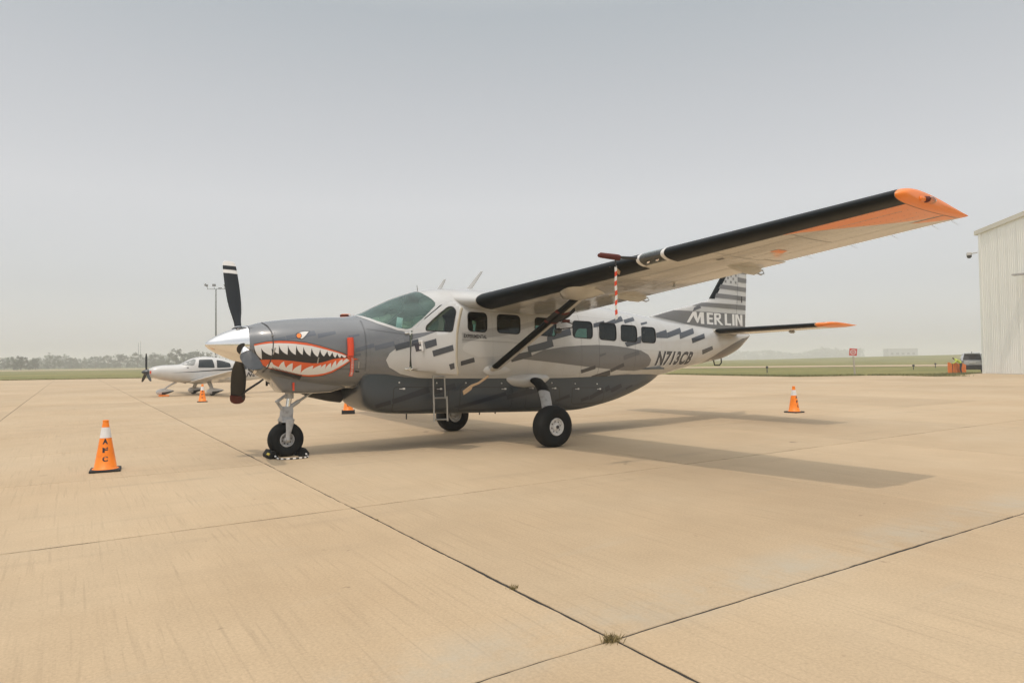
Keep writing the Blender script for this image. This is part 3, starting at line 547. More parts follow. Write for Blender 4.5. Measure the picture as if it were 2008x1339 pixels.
def text2d(s, shear=0.0, bold=0.0, space=1.0):
    cu = bpy.data.curves.new('t', 'FONT'); cu.body = s; cu.shear = 0; cu.offset = bold; cu.resolution_u = 3; cu.space_character = space; cu.fill_mode = 'FRONT'
    o = bpy.data.objects.new('t', cu); COL.objects.link(o); dg = bpy.context.evaluated_depsgraph_get(); me = bpy.data.meshes.new_from_object(o.evaluated_get(dg))
    vs = np.array([v.co[:2] for v in me.vertices]); fs = [list(p.vertices) for p in me.polygons]; bpy.data.objects.remove(o); bpy.data.meshes.remove(me)
    mn, mx = vs.min(0), vs.max(0); vs = (vs - mn) / (mx - mn); vs[:, 0] += shear * vs[:, 1]
    return [[tuple(vs[i]) for i in f] for f in fs]
def quadmap(polys, p00, p10, p01, p11):
    """unit square -> quad"""
    r = []
    for P in polys: r.append([tuple((1 - x) * (1 - y) * np.array(p00) + x * (1 - y) * np.array(p10) + (1 - x) * y * np.array(p01) + x * y * np.array(p11)) for x, y in P])
    return r

def on_skin(x, z, off=0.0, side=-1):
    P = np.array([[x, side * float(half(x, z)), z]]); return Vector(P[0] + fnorm(P)[0] * off)
plane = empty('turboprop_aircraft', (0, 0, 0), 0, 'grey high-wing turboprop aircraft with shark mouth nose art and orange wing tips', 'aircraft')

# ---- fuselage skin
NR = 76; XS = np.concatenate([np.arange(-0.63, 2.9, 0.04), np.arange(2.9, 8.4, 0.09), np.arange(8.4, 11.97, 0.07), [11.97]])
rings = []
for X in XS:
    zt, zb, w_, zm, nu, nl = [float(q) for q in fpar(X)]; r = []
    for k in range(NR):
        a = 2 * math.pi * k / NR; c, s_ = math.cos(a), math.sin(a); n_ = nu if s_ >= 0 else nl
        r.append((X, w_ * math.copysign(abs(c) ** (2 / n_), c), zm + (zt - zm if s_ >= 0 else zm - zb) * math.copysign(abs(s_) ** (2 / n_), s_)))
    rings.append(r)
mb = MB().loft(rings, False, False); me = bpy.data.meshes.new('f'); me.from_pydata(mb.v, [], mb.f)
bm = bmesh.new(); bm.from_mesh(me); bmesh.ops.recalc_face_normals(bm, faces=bm.faces[:])
if sum(f.normal.z for f in bm.faces if f.calc_center_median().z > 2.3) < 0: bmesh.ops.reverse_faces(bm, faces=bm.faces[:])
# grey nose zone
NB = DEC['nosebound']; zone = [(-2, 3.2), (-2, 0.2), (NB[-1][0] + .02, 0.2), (NB[-1][0], .9)] + NB[::-1][:-1] + [NB[0]] + [(1.66, 2.045), (1.36, 2.145), (1.13, 2.275), (1.02, 2.40), (1.0, 3.2)]
for f in bm.faces: f.material_index = 0
for f in cut_outline(bm, zone): f.material_index = 1
# windows
WIN = []
for q in [[(2.983, 2.38), (3.38, 2.37), (3.348, 2.018), (2.952, 2.04)], [(3.6, 2.355), (4.11, 2.342), (4.079, 1.994), (3.568, 2.018)], [(4.453, 2.322), (4.965, 2.305), (4.93, 1.96), (4.422, 1.986)], [(5.385, 2.284), (5.91, 2.272), (5.866, 1.927), (5.345, 1.955)], [(6.10, 2.264), (6.585, 2.256), (6.53, 1.89), (6.05, 1.92)], [(6.733, 2.234), (7.235, 2.223), (7.172, 1.862), (6.668, 1.895)], [(7.39, 2.207), (7.87, 2.197), (7.80, 1.857), (7.315, 1.868)]]:
    WIN.append(rounded(q, 0.085))
WS = [(1.12, 2.335), (1.20, 2.27)] + DEC['windscreen'][1:3] + [(1.80, 2.050), (1.88, 2.07), (2.12, 2.25), (2.38, 2.475), (2.405, 2.53), (2.37, 2.60), (2.30, 2.69), (2.26, 2.80), (2.22, 3.1), (1.10, 3.1)]
DW = rounded([(2.15, 2.02), (2.155, 2.10), (2.54, 2.40), (2.64, 2.40), (2.725, 2.32), (2.68, 1.985)], 0.05, 4)
DO = rounded([(1.845, 1.365), (1.855, 2.04), (2.49, 2.50), (2.64, 2.49), (2.80, 2.40), (2.745, 1.97), (2.71, 1.26)], 0.03, 3)
HOLES += [rounded([(p[0] + (p[0] - sum(q[0] for q in P_) / len(P_)) * .03, p[1] + (p[1] - sum(q[1] for q in P_) / len(P_)) * .03) for p in P_], .001, 2)[::2] for P_ in WIN]
panes = []
def take(poly, name, ymin=-9, ymax=9):
    fs_ = cut_outline(bm, poly, ymin, ymax); r_ = []
    for sgn in (-1, 1):
        q = [f for f in fs_ if f.calc_center_median().y * sgn > 0]
        if q: r_.append(faces_to_mesh(bm, q, name))
    bmesh.ops.delete(bm, geom=fs_, context='FACES'); return r_
for P_ in WIN: panes.append(take(P_, 'cabin_window'))
ws_mesh = take(WS, 'windscreen'); dw_port = take(DW, 'door_window', -9, 0)[0]; dw_star = take(DW, 'door_window', 0, 9)[0]
dfs = cut_outline(bm, DO, -9, 0); door_me = bpy.data.meshes.new('pilot_door'); 
didx = [f.material_index for f in dfs]; door_me = faces_to_mesh(bm, dfs, 'pilot_door'); door_me.polygons.foreach_set('material_index', didx); bmesh.ops.delete(bm, geom=dfs, context='FACES')
me = bpy.data.meshes.new('fuselage'); bm.to_mesh(me); 
lin = bpy.data.meshes.new('lining'); 
bml = bm.copy(); bmesh.ops.delete(bml, geom=[f for f in bml.faces if not (0.75 < f.calc_center_median().x < 8.2)], context='FACES'); bml.to_mesh(lin); bml.free(); bm.free()
skin_normals(me); fus = link('fuselage', me, ['paint_light', 'paint_nose'], plane)
for p in lin.polygons: p.material_index = 0
offset_mesh(lin, -0.03); lin.flip_normals(); link('cabin_lining', lin, 'cabin_trim', fus, 180)
# firewall, aft bulkhead, floor, instrument panel
def section(X, inset=0.03, nseg=40):
    zt, zb, w_, zm, nu, nl = [float(q) for q in fpar(X)]; r = []
    for k in range(nseg):
        a = 2 * math.pi * k / nseg; c, s_ = math.cos(a), math.sin(a); n_ = nu if s_ >= 0 else nl
        r.append((X, (w_ - inset) * math.copysign(abs(c) ** (2 / n_), c), zm + ((zt - zm if s_ >= 0 else zm - zb) - inset) * math.copysign(abs(s_) ** (2 / n_), s_)))
    return r
for X in (0.78, 8.15): MB().add(section(X), [tuple(range(40))]).build('bulkhead', 'cabin_trim', fus)
MB().box((4.6, 0, 1.30), (7.0, 1.3, .04)).build('cabin_floor', 'cabin_trim', fus)
MB().loft([[(1.15, -.42, 2.11), (1.15, .42, 2.11), (1.15, .62, 1.4), (1.15, -.62, 1.4)], [(1.72, -.60, 2.09), (1.72, .60, 2.09), (1.66, .70, 1.4), (1.66, -.70, 1.4)]]).build('instrument_panel', 'seat_dark', fus)
MB().loft([[(1.15, -.36, 2.16), (1.15, .36, 2.16), (1.15, .36, 2.12), (1.15, -.36, 2.12)], [(1.70, -.58, 2.125), (1.70, .58, 2.125), (1.70, .58, 2.10), (1.70, -.58, 2.10)]]).build('glare_shield', 'seat_dark', fus)
_c = [on_skin(x, z, -.05) for x, z in ((1.70, 2.30), (1.79, 2.275), (1.73, 2.085), (1.63, 2.095))]
MB().add(_c + [p + V3(.004, .006, 0) for p in _c], [(0, 1, 2, 3), (7, 6, 5, 4), (0, 4, 5, 1), (1, 5, 6, 2), (2, 6, 7, 3), (3, 7, 4, 0)]).build('paper_card', 'paper', fus)
def seat(X, y, m):
    mb = MB(); mb.box((X, y, 1.72), (.46, .46, .14), bev=.04); mb.loft([[(X + .20, y - .2, 1.74), (X + .30, y - .2, 1.74), (X + .30, y + .2, 1.74), (X + .20, y + .2, 1.74)], [(X + .26, y - .22, 2.15), (X + .37, y - .22, 2.15), (X + .37, y + .22, 2.15), (X + .26, y + .22, 2.15)], [(X + .30, y - .13, 2.36), (X + .38, y - .13, 2.36), (X + .38, y + .13, 2.36), (X + .30, y + .13, 2.36)]])
    mb.box((X, y, 1.5), (.3, .3, .36)); return mb.build('seat', m, fus, smooth=40)
seat(2.25, -.34, 'seat_cream'); seat(2.25, .34, 'seat_cream')
MB().tube([(2.57, -.46, 2.2), (2.45, -.5, 1.9)], .02, 6).build('seat_belt', 'seat_dark', fus)
for X in (3.3, 4.5): seat(X, .4, 'seat_dark')
for X, Z, dx, dz in ((3.55, 1.70, .45, .80), (4.35, 1.82, .62, 1.0), (5.3, 1.72, .9, .86), (6.2, 1.55, .4, .5)): MB().box((X, .52, Z), (dx, .34, dz), bev=.03).build('assumed_equipment', 'seat_dark', fus)  # assumed equipment, added against the starboard windows to darken the cabin
MB().box((5.05, .1, 1.52), (.7, .4, .42), bev=.03).build('assumed_equipment', 'seat_dark', fus); MB().box((3.9, -.2, 1.62), (.6, .4, .62), bev=.03).build('assumed_equipment', 'seat_dark', fus)
MB().box((7.35, .28, 1.9), (.9, .6, .7), bev=.03).build('cabin_cabinet', 'cabin_trim', fus)
cw_ = MB(); cw_.tube([(1.66, -.34, 1.98), (1.85, -.34, 2.0)], .02, 8); cw_.tube([(1.85, -.34 + .16 * math.sin(t), 2.0 + .12 * math.cos(t)) for t in np.linspace(-2.4, 2.4, 16)], .018, 6); cw_.build('control_wheel', 'seat_dark', fus, smooth=60)
# glass and seals
def seal(poly, parent, side=-1, name='window_seal', wd=0.016): return drape(strip_poly(list(poly) + [poly[0]], wd), name, 'seal', parent, 0.004, 0.08, side, trim=False)
for P_, pm in zip(WIN, panes):
    for k, q in enumerate(pm):
        offset_mesh(q, -0.006); skin_normals(q); o = link('cabin_window', q, 'glass_cabin', fus)
        if k == 0: seal(P_, o)
for q in ws_mesh: offset_mesh(q, -0.002); skin_normals(q); wso = link('windscreen', q, 'glass_screen', fus)
zz = np.linspace(1.13, 2.24, 16); MB().loft([[(x, y, float(fpar(x)[0]) + d) for y, d in ((-.022, -.004), (-.018, .008), (.018, .008), (.022, -.004))] for x in zz]).build('windscreen_centre_strip', 'white_paint', fus, smooth=40)
# pale surround of the windscreen
outer = [(1.06, 2.318), (1.16, 2.235), (1.34, 2.14), (1.64, 2.03), (1.80, 2.012), (1.90, 2.03), (2.14, 2.22)]; inner = [(2.12, 2.25), (1.88, 2.07), (1.80, 2.05)] + [DEC['windscreen'][2], DEC['windscreen'][1], (1.20, 2.27), (1.12, 2.335)]
drape([[outer[i], outer[i + 1], inner[::-1][i + 1], inner[::-1][i]] for i in range(6)], 'windscreen_surround', 'paint_light', fus, 0.004)
# ---- pilot door, ajar on its front hinge
hinge = Vector((1.85, -float(half(1.85, 1.7)) - 0.004, 0)); droot = empty('pilot_door', (hinge.x, hinge.y, 0)); droot.parent = plane
skin_normals(door_me); DR = R_(-60)
def to_door(o): o.location = (-hinge.x, -hinge.y, 0); o.parent = droot
o = link('door_skin', door_me, ['paint_light', 'paint_nose'], None); to_door(o)
sd = o.modifiers.new('thick', 'SOLIDIFY'); sd.thickness = 0.075; sd.offset = -1; sd.use_rim = True
o.data.materials.append(MATS['jamb']); sd.material_offset_rim = 2; sd.material_offset = 2
offset_mesh(dw_port, -0.006); skin_normals(dw_port); o = link('door_window', dw_port, 'glass_cabin'); to_door(o); sl2 = seal(DW, None); to_door(sl2); sl2.parent = droot
offset_mesh(dw_star, -0.006); skin_normals(dw_star); link('door_window', dw_star, 'glass_cabin', fus)
droot.rotation_euler = (0, 0, DR)
hh = MB(); c = on_skin(2.11, 1.765, .03); hh.box(c, (.035, .03, .18), Matrix.Rotation(R_(-7), 3, 'Y'), bev=.008); hh.box(on_skin(2.07, 1.84, .02), (.08, .03, .04), bev=.01); o = hh.build('door_handle', 'hub_white', None); to_door(o)
o = MB().box(on_skin(2.06, 1.735, .012), (.05, .006, .055)).build('handle_tag', 'white_decal', None); to_door(o)
for z in (1.985, 1.385):
    hm = MB(); c = on_skin(1.85, z, .012); hm.tube([c + V3(0, 0, -.035), c + V3(0, 0, .035)], .014, 10); hm.box(c + V3(-.05, 0, 0), (.10, .018, .028), bev=.006); hm.box(c + V3(.05, 0, 0), (.10, .018, .028), bev=.006)
    for dx in (-.085, .085): hm.tube([c + V3(dx, 0, 0), c + V3(dx, -.012, 0)], .012, 8)
    hm.build('door_hinge', 'chrome', plane, smooth=50)
# blocks on the door follow it
def door_part(polys, name, m, off=0.003):
    q = drape(polys, name, m, None, off); to_door(q); return q
DK = DEC['dark']
for P_ in [[(1.873, 1.863), (2.001, 1.887), (2.025, 1.791), (1.933, 1.773), (1.86, 1.756)], [(1.933, 1.773), (2.103, 1.805), (2.127, 1.703), (1.957, 1.67)], [(2.128, 1.83), (2.367, 1.88), (2.383, 1.768), (2.157, 1.712)], [(2.288, 1.68), (2.686, 1.772), (2.702, 1.677), (2.311, 1.583)], [(2.593, 1.454), (2.695, 1.478), (2.69, 1.387), (2.609, 1.363)]]: door_part([P_], 'painted_block', 'paint_block', 0.0035)
drape(strip_poly([(1.842, 1.37), (1.845, 2.02)], .012), 'door_gap', 'black_decal', fus, 0.003)
# door jamb strip behind the rear edge and dark gap
# ---- painted scheme on the port skin
def clip_x(P, x0): return P
drape(DEC['band'], 'paint_band', 'paint_mid', fus, 0.002)
drape(DEC['ell_light'], 'paint_oval', 'paint_pale', fus, 0.0024)
drape(DEC['ell_dark'], 'paint_ellipse', 'paint_ellipse', fus, 0.0028)
drape([[(1.57, 1.784), (1.835, 1.853), (1.835, 1.752), (1.59, 1.688)]], 'painted_block', 'paint_block', fus, 0.0035)
for P_ in [DK[4]] + DK[6:]: drape([P_], 'painted_block', 'paint_block', fus, 0.0035)
for P_ in DEC['darkgrey2']: drape([P_], 'painted_block', 'paint_block_soft', fus, 0.0036)
for P_ in DEC['noseblk'] + DEC['noseblk2']: drape([P_], 'painted_block', 'paint_noseblock', fus, 0.002)
TB = [(11.93, 2.068), (11.5, 2.01), (11.0, 1.87), (10.4, 1.665), (9.95, 1.42), (9.8, 1.385), (10.2, 1.43), (10.7, 1.50), (11.1, 1.60), (11.4, 1.712), (11.7, 1.87)]
drape([TB], 'painted_tail_belly', 'paint_block_soft', fus, 0.003)
# shark mouth, layer on layer
sm = drape(DEC['m_black'], 'shark_mouth', 'black_decal', fus, 0.0030, 0.05)
for key, m_, off in (('m_orange', 'orange_mouth', .0042), ('m_mouth', 'black_decal', .0054)): drape(DEC[key], 'mouth_lips' if key == 'm_orange' else 'mouth_gap', m_, sm, off, 0.05)
for P_ in DEC['m_teeth']: drape([P_], 'upper_tooth', 'white_decal', sm, 0.0066, 0.05)
for P_ in DEC['m_low']: drape([P_], 'lower_tooth', 'white_decal', sm, 0.0056, 0.05)
ey = drape(DEC['eye_black'], 'painted_eye', 'black_decal', fus, 0.0036, 0.05)
drape(DEC['eye_white'], 'eye_white', 'white_decal', ey, 0.0048, 0.05); drape(DEC['eye_iris_o'], 'iris_rim', 'black_decal', ey, 0.006, 0.05); drape(DEC['eye_iris'], 'iris', 'orange_paint', ey, 0.0072, 0.05)
# writing
t = text2d('N713CB', 0.04, 0.05, 1.12); rg = drape(quadmap(t, (7.80, 1.358), (9.16, 1.366), (7.86, 1.686), (9.25, 1.672)), 'registration', 'letter_dark', fus, 0.0045)
t = text2d('N713CB', 0.04, 0.058, 1.12); drape(quadmap(t, (7.815, 1.346), (9.18, 1.354), (7.875, 1.678), (9.27, 1.664)), 'registration_outline', 'white_decal', rg, 0.0030)
t = text2d('EXPERIMENTAL', 0, 0.03, 1.05); drape(quadmap(t, (2.865, 1.918), (3.345, 1.905), (2.868, 1.985), (3.348, 1.97)), 'warning_lettering', 'black_decal', fus, 0.0048)
# panel lines
LN = []
for X0, za, zb_ in ((1.09, 2.2, 1.36), (-0.02, 1.95, 1.95)): LN += strip_poly([(X0, za), (X0, zb_)], .005) if za != zb_ else []
LN += strip_poly([(0.62, 1.40), (1.09, 1.40)], .004) + strip_poly([(1.13, 2.05), (1.8, 1.96)], .004) + strip_poly([(2.82, 1.885), (4.2, 1.83)], .004) + strip_poly([(6.03, 2.3), (6.06, 1.17)], .006) + strip_poly([(5.55, 2.5), (5.6, 1.0)], .003) + strip_poly([(7.1, 2.45), (7.12, 1.3)], .004) + strip_poly([(6.06, 1.17), (7.1, 1.2)], .004)
for q_ in LN: drape([q_], 'panel_seam', 'line_dark', fus, 0.0052)
RG = [(-0.40, 2.14), (-0.355, 2.08), (-0.32, 1.98), (-0.315, 1.8), (-0.33, 1.62), (-0.37, 1.45), (-0.42, 1.37)]
drape(strip_poly(RG, .015), 'cowl_clamp_band', 'line_dark', fus, 0.0095); drape(strip_poly(RG, .015), 'cowl_clamp_band', 'line_dark', fus, 0.0095, side=1)
MB().box(on_skin(-.318, 1.93, .012), (.03, .012, .02), bev=.003).build('clamp_latch', 'steel', fus)
RV = []
def rivet_row(a, b, step=.035):
    a, b = Vector(a), Vector(b); k = int((b - a).length / step)
    for i in range(k + 1):
        p = a + (b - a) * (i / max(k, 1)); RV.append([(p.x + .0042 * math.cos(t), p.y + .0042 * math.sin(t)) for t in (0, 1.05, 2.09, 3.14, 4.19, 5.24)])
for X0 in (3.47, 4.27, 5.12, 5.55, 6.62, 7.28, 8.0, 8.7, 9.4, 10.05): rivet_row((X0, min(2.45, float(fpar(X0)[0]) - .15)), (X0 + .01, max(1.25, float(fpar(X0)[1]) + .12)))
for z0, z1, xa, xb in ((1.875, 1.80, 2.86, 4.3), (1.80, 1.62, 4.3, 10.0), (1.27, 1.20, 2.9, 5.5), (2.46, 2.33, 2.95, 6.8)): rivet_row((xa, z0), (xb, z1))
rivet_row((1.10, 2.18), (1.10, 1.38)); rivet_row((1.16, 2.04), (1.16, 1.34)); rivet_row((-.28, 1.98), (-.28, 1.9))
drape(RV, 'rivets', 'line_dark', fus, 0.0053, .5, trim=False)['kind'] = 'stuff'
# louvres, latches
for a, b in DEC['louv']:
    P0, P1 = on_skin(*a, 0.001), on_skin(*b, 0.001); n0 = Vector(fnorm(np.array([P0[:]]))[0]); mb = MB(); tx = V3(.012, 0, -.004)
    mb.loft([[P - tx * .45, P + tx * .35, P + tx * .35 + n0 * k, P + n0 * k - tx * .2] for P, k in ((P0, .008), ((P0 + P1) / 2 + n0 * .003, .020), (P1, .006))]); mb.build('louvre', 'line_dark', fus)
for a, b in DEC['latch']:
    P0, P1 = on_skin(*a, .008), on_skin(*b, .008); MB().tube([P0, P1], .011, 6, sx=.7).build('cowl_latch', 'steel', fus)
MB().box(on_skin(0.965, 1.355, 0.0), (.07, .03, .025), bev=.006).build('drain_port', 'black_decal', fus)
# ---- spinner and propeller
HUB = V3(-0.70, 0, 1.80)
MB().lathe([(0.002, 0), (.03, .012), (.075, .06), (.13, .15), (.19, .27), (.24, .39), (.278, .50), (.30, .585), (.304, .60)], (-1.215, 0, 1.80), (1, 0, 0), 56, True).build('spinner', 'chrome', plane, smooth=50)
MB().lathe([(.304, -.005), (.308, .0), (.30, .012), (.2, .02)], (-.612, 0, 1.80), (1, 0, 0), 48).build('spinner_backplate', 'line_dark', plane, smooth=40)
MB().add([(x + .003, y * .99, 1.78 + (z - 1.78) * .99) for x, y, z in rings[0]], [tuple(range(NR))]).build('cowl_front', 'paint_nose', fus)
def blade_dir(th):   # the thrust line is canted a little down and to the right
    return V3(-.096 * math.cos(th) + .08 * math.sin(th), math.sin(th), math.cos(th)).normalized()
def blade_mesh(th, wh, near_=False):
    d = blade_dir(th); tdir = V3(0, math.cos(th), -math.sin(th)); RBl = 1.40
    K_ = 1.0; st_ = [(.24, .055, .055, 1.25), (.34, .060, .05, 1.25), (.44, .085, .036, 1.20), (.58, .118, .026, 1.24), (.75, .134, .020, 1.30), (.95, .136, .016, 1.36), (1.15, .130, .013, 1.42), (1.28, .122, .010, 1.45), (1.36, .108, .008, 1.47), (1.395, .07, .005, 1.48)]
    r0_ = .5 if near_ else .29; bands = ((.24, r0_), (r0_, 1.185), (1.185, 1.245), (1.245, 1.315), (1.315, 1.396)) if wh else ((.24, r0_), (r0_, 1.396))
    R0 = np.array([s[0] for s in st_]); col_ = [np.array([s[k] for s in st_]) for k in (1, 2, 3)]
    def ring(r):
        c, t_, tw = [float(pchip(R0, q, r)) for q in col_]; c *= .88; e = V3(1, 0, 0) * math.sin(tw) + tdir * math.cos(tw); f = e.cross(d)
        return [HUB + d * r * K_ + e * c * math.cos(a) + f * t_ * math.sin(a) * (1 + .35 * math.cos(a)) for a in np.linspace(0, 2 * math.pi, 21)[:-1]]
    mats_ = ['chrome', 'blade', 'white_decal', 'blade', 'white_decal']; par = None
    for k, (a, b) in enumerate(bands):
        mb = MB().loft([ring(r) for r in np.linspace(a, b, 12)], True, True); nm = ['blade_shank', 'propeller_blade', 'tip_stripe', 'tip_band', 'tip_stripe'][k]
        if k == 0: hold = (mb, nm)
        elif k == 1: par = mb.build(nm, mats_[k], plane, smooth=50); hold[0].build(hold[1], 'chrome', par, smooth=50)
        else: mb.build(nm, mats_[k], par, smooth=50)
    return d
TH = R_(14)
for k in range(3): blade_mesh(TH + k * 2 * math.pi / 3, k == 0, k == 2)
for k in range(3):   # dark cuff openings in the spinner
    th = TH + k * 2 * math.pi / 3; d = blade_dir(th); o = MB().lathe([(.082, 0.0), (.095, .012), (.07, .02)], HUB + d * .255 + V3(.0, 0, 0), d, 20, True).build('cuff', 'black_decal', plane, smooth=40)
# intake lip under the spinner and red plug
ch = MB(); lip = [(-0.60, .0)]
ir = []
for k in range(28):
    a = 2 * math.pi * k / 28; ir.append((math.cos(a), math.sin(a)))
MB().loft([[(-0.60 + .07 * (1 - s_ * .5) - (0.10 * (s_ - .0) if s_ < 0 else 0) * 0 + dx, c_ * w2, 1.475 + s_ * h2) for c_, s_ in ir] for dx, w2, h2 in ((.06, .25, .12), (.0, .27, .135), (-.03, .255, .12), (-.015, .235, .105), (.06, .22, .09))], False, False).build('intake_lip', 'chrome', plane, smooth=60)
MB().add([(-0.50, c_ * .225, 1.475 + s_ * .095) for c_, s_ in ir], [tuple(range(28))]).build('intake_plug', 'red_bright', plane)
# ---- chin fairing behind the intake
CHN = [(-.38, 1.33, .22), (-.29, 1.262, .27), (-.20, 1.14, .30), (-.12, 1.035, .31), (.1, 1.012, .32), (.35, 1.003, .33), (.66, 1.012, .35), (.85, 1.06, .36), (1.0, 1.11, .36), (1.12, 1.15, .34)]
def usec(X, zb_, w_, zt_, n=5.0, seg=28):
    r = []
    for k in range(seg + 1):
        a = math.pi + math.pi * k / seg; c, s_ = math.cos(a), math.sin(a); r.append((X, w_ * math.copysign(abs(c) ** (2 / n), c), zt_ + (zt_ - zb_) * math.copysign(abs(s_) ** (2 / n), s_)))
    return r
MB().loft([usec(X, z, w_, 1.42, 6) for X, z, w_ in CHN], True, True).build('chin_fairing', 'paint_nose', plane, smooth=40)
ex = MB(); ex.tube([(0.25, .36, 1.16), (0.55, .42, 1.06), (0.88, .46, .985), (1.10, .48, .945)], [.12, .15, .155, .15], 20, caps=True); ex.build('exhaust_stack', 'line_dark', plane, smooth=50)
# ---- cargo pod
PD = [(1.04, 1.14, .52), (1.055, 1.0, .59), (1.085, .89, .625), (1.15, .79, .655), (1.28, .70, .68), (1.48, .638, .692), (1.9, .598, .695), (2.4, .578, .695), (3.6, .535, .695), (4.74, .496, .695), (5.64, .475, .695), (6.0, .505, .69), (6.33, .555, .68), (6.7, .62, .655), (7.36, .785, .57), (7.8, .92, .48), (8.1, 1.03, .38), (8.36, 1.13, .26)]
PX, PZ, PW = [np.array([p[k] for p in PD]) for k in range(3)]
def pod_zt(X): return 1.30 if X < 5.6 else 1.30 + (X - 5.6) * (-.02) if X < 6.6 else 1.28 + (X - 6.6) * .03
def pod_half(X, Z):
    zb_ = pchip(PX, PZ, X); w_ = pchip(PX, PW, X); zt_ = np.array([pod_zt(q) for q in np.atleast_1d(X)]); t_ = np.clip((zt_ - Z) / (zt_ - zb_), 0, 1)
    return w_ * (1 - t_ ** 5.5) ** (1 / 5.5)
xs_ = np.concatenate([np.linspace(1.04, 1.5, 14) ** 1.0, np.linspace(1.6, 6, 24), np.linspace(6.15, 8.36, 18)])
pod = MB().loft([usec(X, float(pchip(PX, PZ, X)), float(pchip(PX, PW, X)), pod_zt(X), 5.5, 40) for X in xs_], True, True).build('cargo_pod', 'paint_pod', plane, smooth=50)
def pdrape(polys, name, m, parent, off=0.003, step=.07):
    b_ = grid2d(polys, step); vs_ = np.array([v.co[:2] for v in b_.verts]); b_.verts.index_update(); fs_ = [[v.index for v in f.verts] for f in b_.faces]; b_.free()
    h = pod_half(vs_[:, 0], vs_[:, 1]); me_ = bpy.data.meshes.new(name); me_.from_pydata([(a, -hh_ - off, b2) for (a, b2), hh_ in zip(vs_, h)], [], fs_)
    return link(name, me_, m, parent, 180)
POD_DOORS = [((1.58, 1.085), (2.62, .665)), ((2.86, 1.045), (3.98, .615)), ((4.30, 1.01), (5.10, .60)), ((5.42, .96), (6.28, .63))]
for (a, b) in POD_DOORS:
    P_ = rounded([(a[0], a[1]), (b[0], a[1] - .035 * (b[0] - a[0])), (b[0], b[1] - .01), (a[0], b[1])], .07, 5)
    dr = pdrape([P_], 'pod_door', 'paint_pod', pod, .004); pdrape(strip_poly(P_ + [P_[0]], .010), 'door_gap', 'black_decal', dr, .006)
    for fx in (.16, .84):
        X = a[0] + (b[0] - a[0]) * fx; Z = a[1] - .035 * (X - a[0]) - .028; y = -float(pod_half(np.array([X]), Z)[0]); l_ = MB(); l_.box((X + .02, y - .010, Z), (.042, .016, .028), bev=.004); l_.box((X - .03, y - .008, Z), (.06, .010, .009)); l_.build('door_latch', 'hub_white', dr)
        X -= .06; Z += .105; y = -float(pod_half(np.array([X]), Z)[0]); l_ = MB(); l_.lathe([(.015, 0), (.011, .012), (.003, .016)], (X, y - .001, Z), (0, -1, 0), 10, True); l_.build('pod_fastener', 'hub_white', pod)
for P_ in [[(1.28, .80), (1.53, .87), (1.545, .80), (1.31, .735)], [(1.55, .88), (2.22, 1.075), (2.27, .975), (1.58, .80)], [(2.30, 1.02), (2.75, 1.12), (2.78, 1.02), (2.34, .93)], [(2.75, .70), (3.83, .93), (3.85, .86), (2.9, .66)], [(3.85, .86), (4.5, .99), (4.62, .90), (3.87, .78)], [(5.0, .73), (5.35, .83), (5.37, .77), (5.02, .68)], [(5.65, .72), (5.86, .78), (5.88, .71), (5.67, .66)], [(5.88, .77), (6.22, .92), (6.26, .83), (5.90, .69)], [(6.3, .93), (6.42, .98), (6.46, .88), (6.33, .84)], [(6.45, .90), (6.78, 1.0), (6.82, .92), (6.5, .82)], [(6.95, .90), (7.16, .97), (7.18, .93), (6.97, .86)]]:
    pdrape([P_], 'painted_block', 'paint_podblock', pod, .0065)
for X in (2.0, 3.5, 3.85): MB().tube([(X, -.3, .60), (X, -.3, .50)], .012, 6).build('drain_mast', 'black_decal', pod)

# ------------------------------------------------------------------ wings
WY = np.array([.36, .62, .80, .95, 7.84]); 
WLX = np.array([2.58, 2.78, 2.93, 3.03, 3.685]); WLZ = np.array([2.64, 2.60, 2.58, 2.57, 3.085]); WTX = np.array([5.20, 5.18, 5.16, 5.15, 5.11]); WTZ = np.array([2.50, 2.44, 2.41, 2.40, 3.005]); WTC = np.array([.13, .15, .165, .165, .12])
def wpar(a): return [float(np.interp(a, WY, q)) for q in (WLX, WLZ, WTX, WTZ, WTC)]
def thick(s): return 5 * (.2969 * math.sqrt(max(s, 0)) - .1260 * s - .3516 * s * s + .2843 * s ** 3 - .1015 * s ** 4)
def camber(s): return .022 * (1 - ((s - .3) / .7) ** 2) if s > .3 else .022 * (1 - ((.3 - s) / .3) ** 2)
def wpt(sg, a, s, up, off=0.0, tscale=1.0):
    lx, lz, tx, tz, tc = wpar(a); c = tx - lx
    if sg > 0 and a > .95: dz_ = (a - .95) / 6.89 * .60; lz -= dz_; tz -= dz_    # the aircraft leans a little to its right
    def base(q):
        q = max(q, 0.0); return (lx + c * q, lz + (tz - lz) * q + c * (camber(q) + (1 if up else -1) * (tc * tscale) * thick(q) + (-.0006 if up == 0 else 0)))
    x, z = base(s)
    if off:
        x1, z1 = base(s + .004); x0, z0 = base(max(s - .004, 0)); t_ = Vector((x1 - x0, z1 - z0)); n_ = Vector((-t_.y, t_.x)).normalized()
        if s < .0005: n_ = Vector((-1, 0))
        elif not up: n_ = -n_
        x += n_.x * off; z += n_.y * off
    return Vector((x, sg * a, z))
def cosp(a, b, n): return [a + (b - a) * (1 - math.cos(math.pi * k / n)) / 2 for k in range(n + 1)]
def contour(s1, n=22): # from upper s1 round the nose to lower s1
    ss = [s1 * (k / n) ** 1.8 for k in range(n, 0, -1)]; return [(s, True) for s in ss] + [(0.0, True)] + [(s, False) for s in ss[::-1]]
HS = 0.72
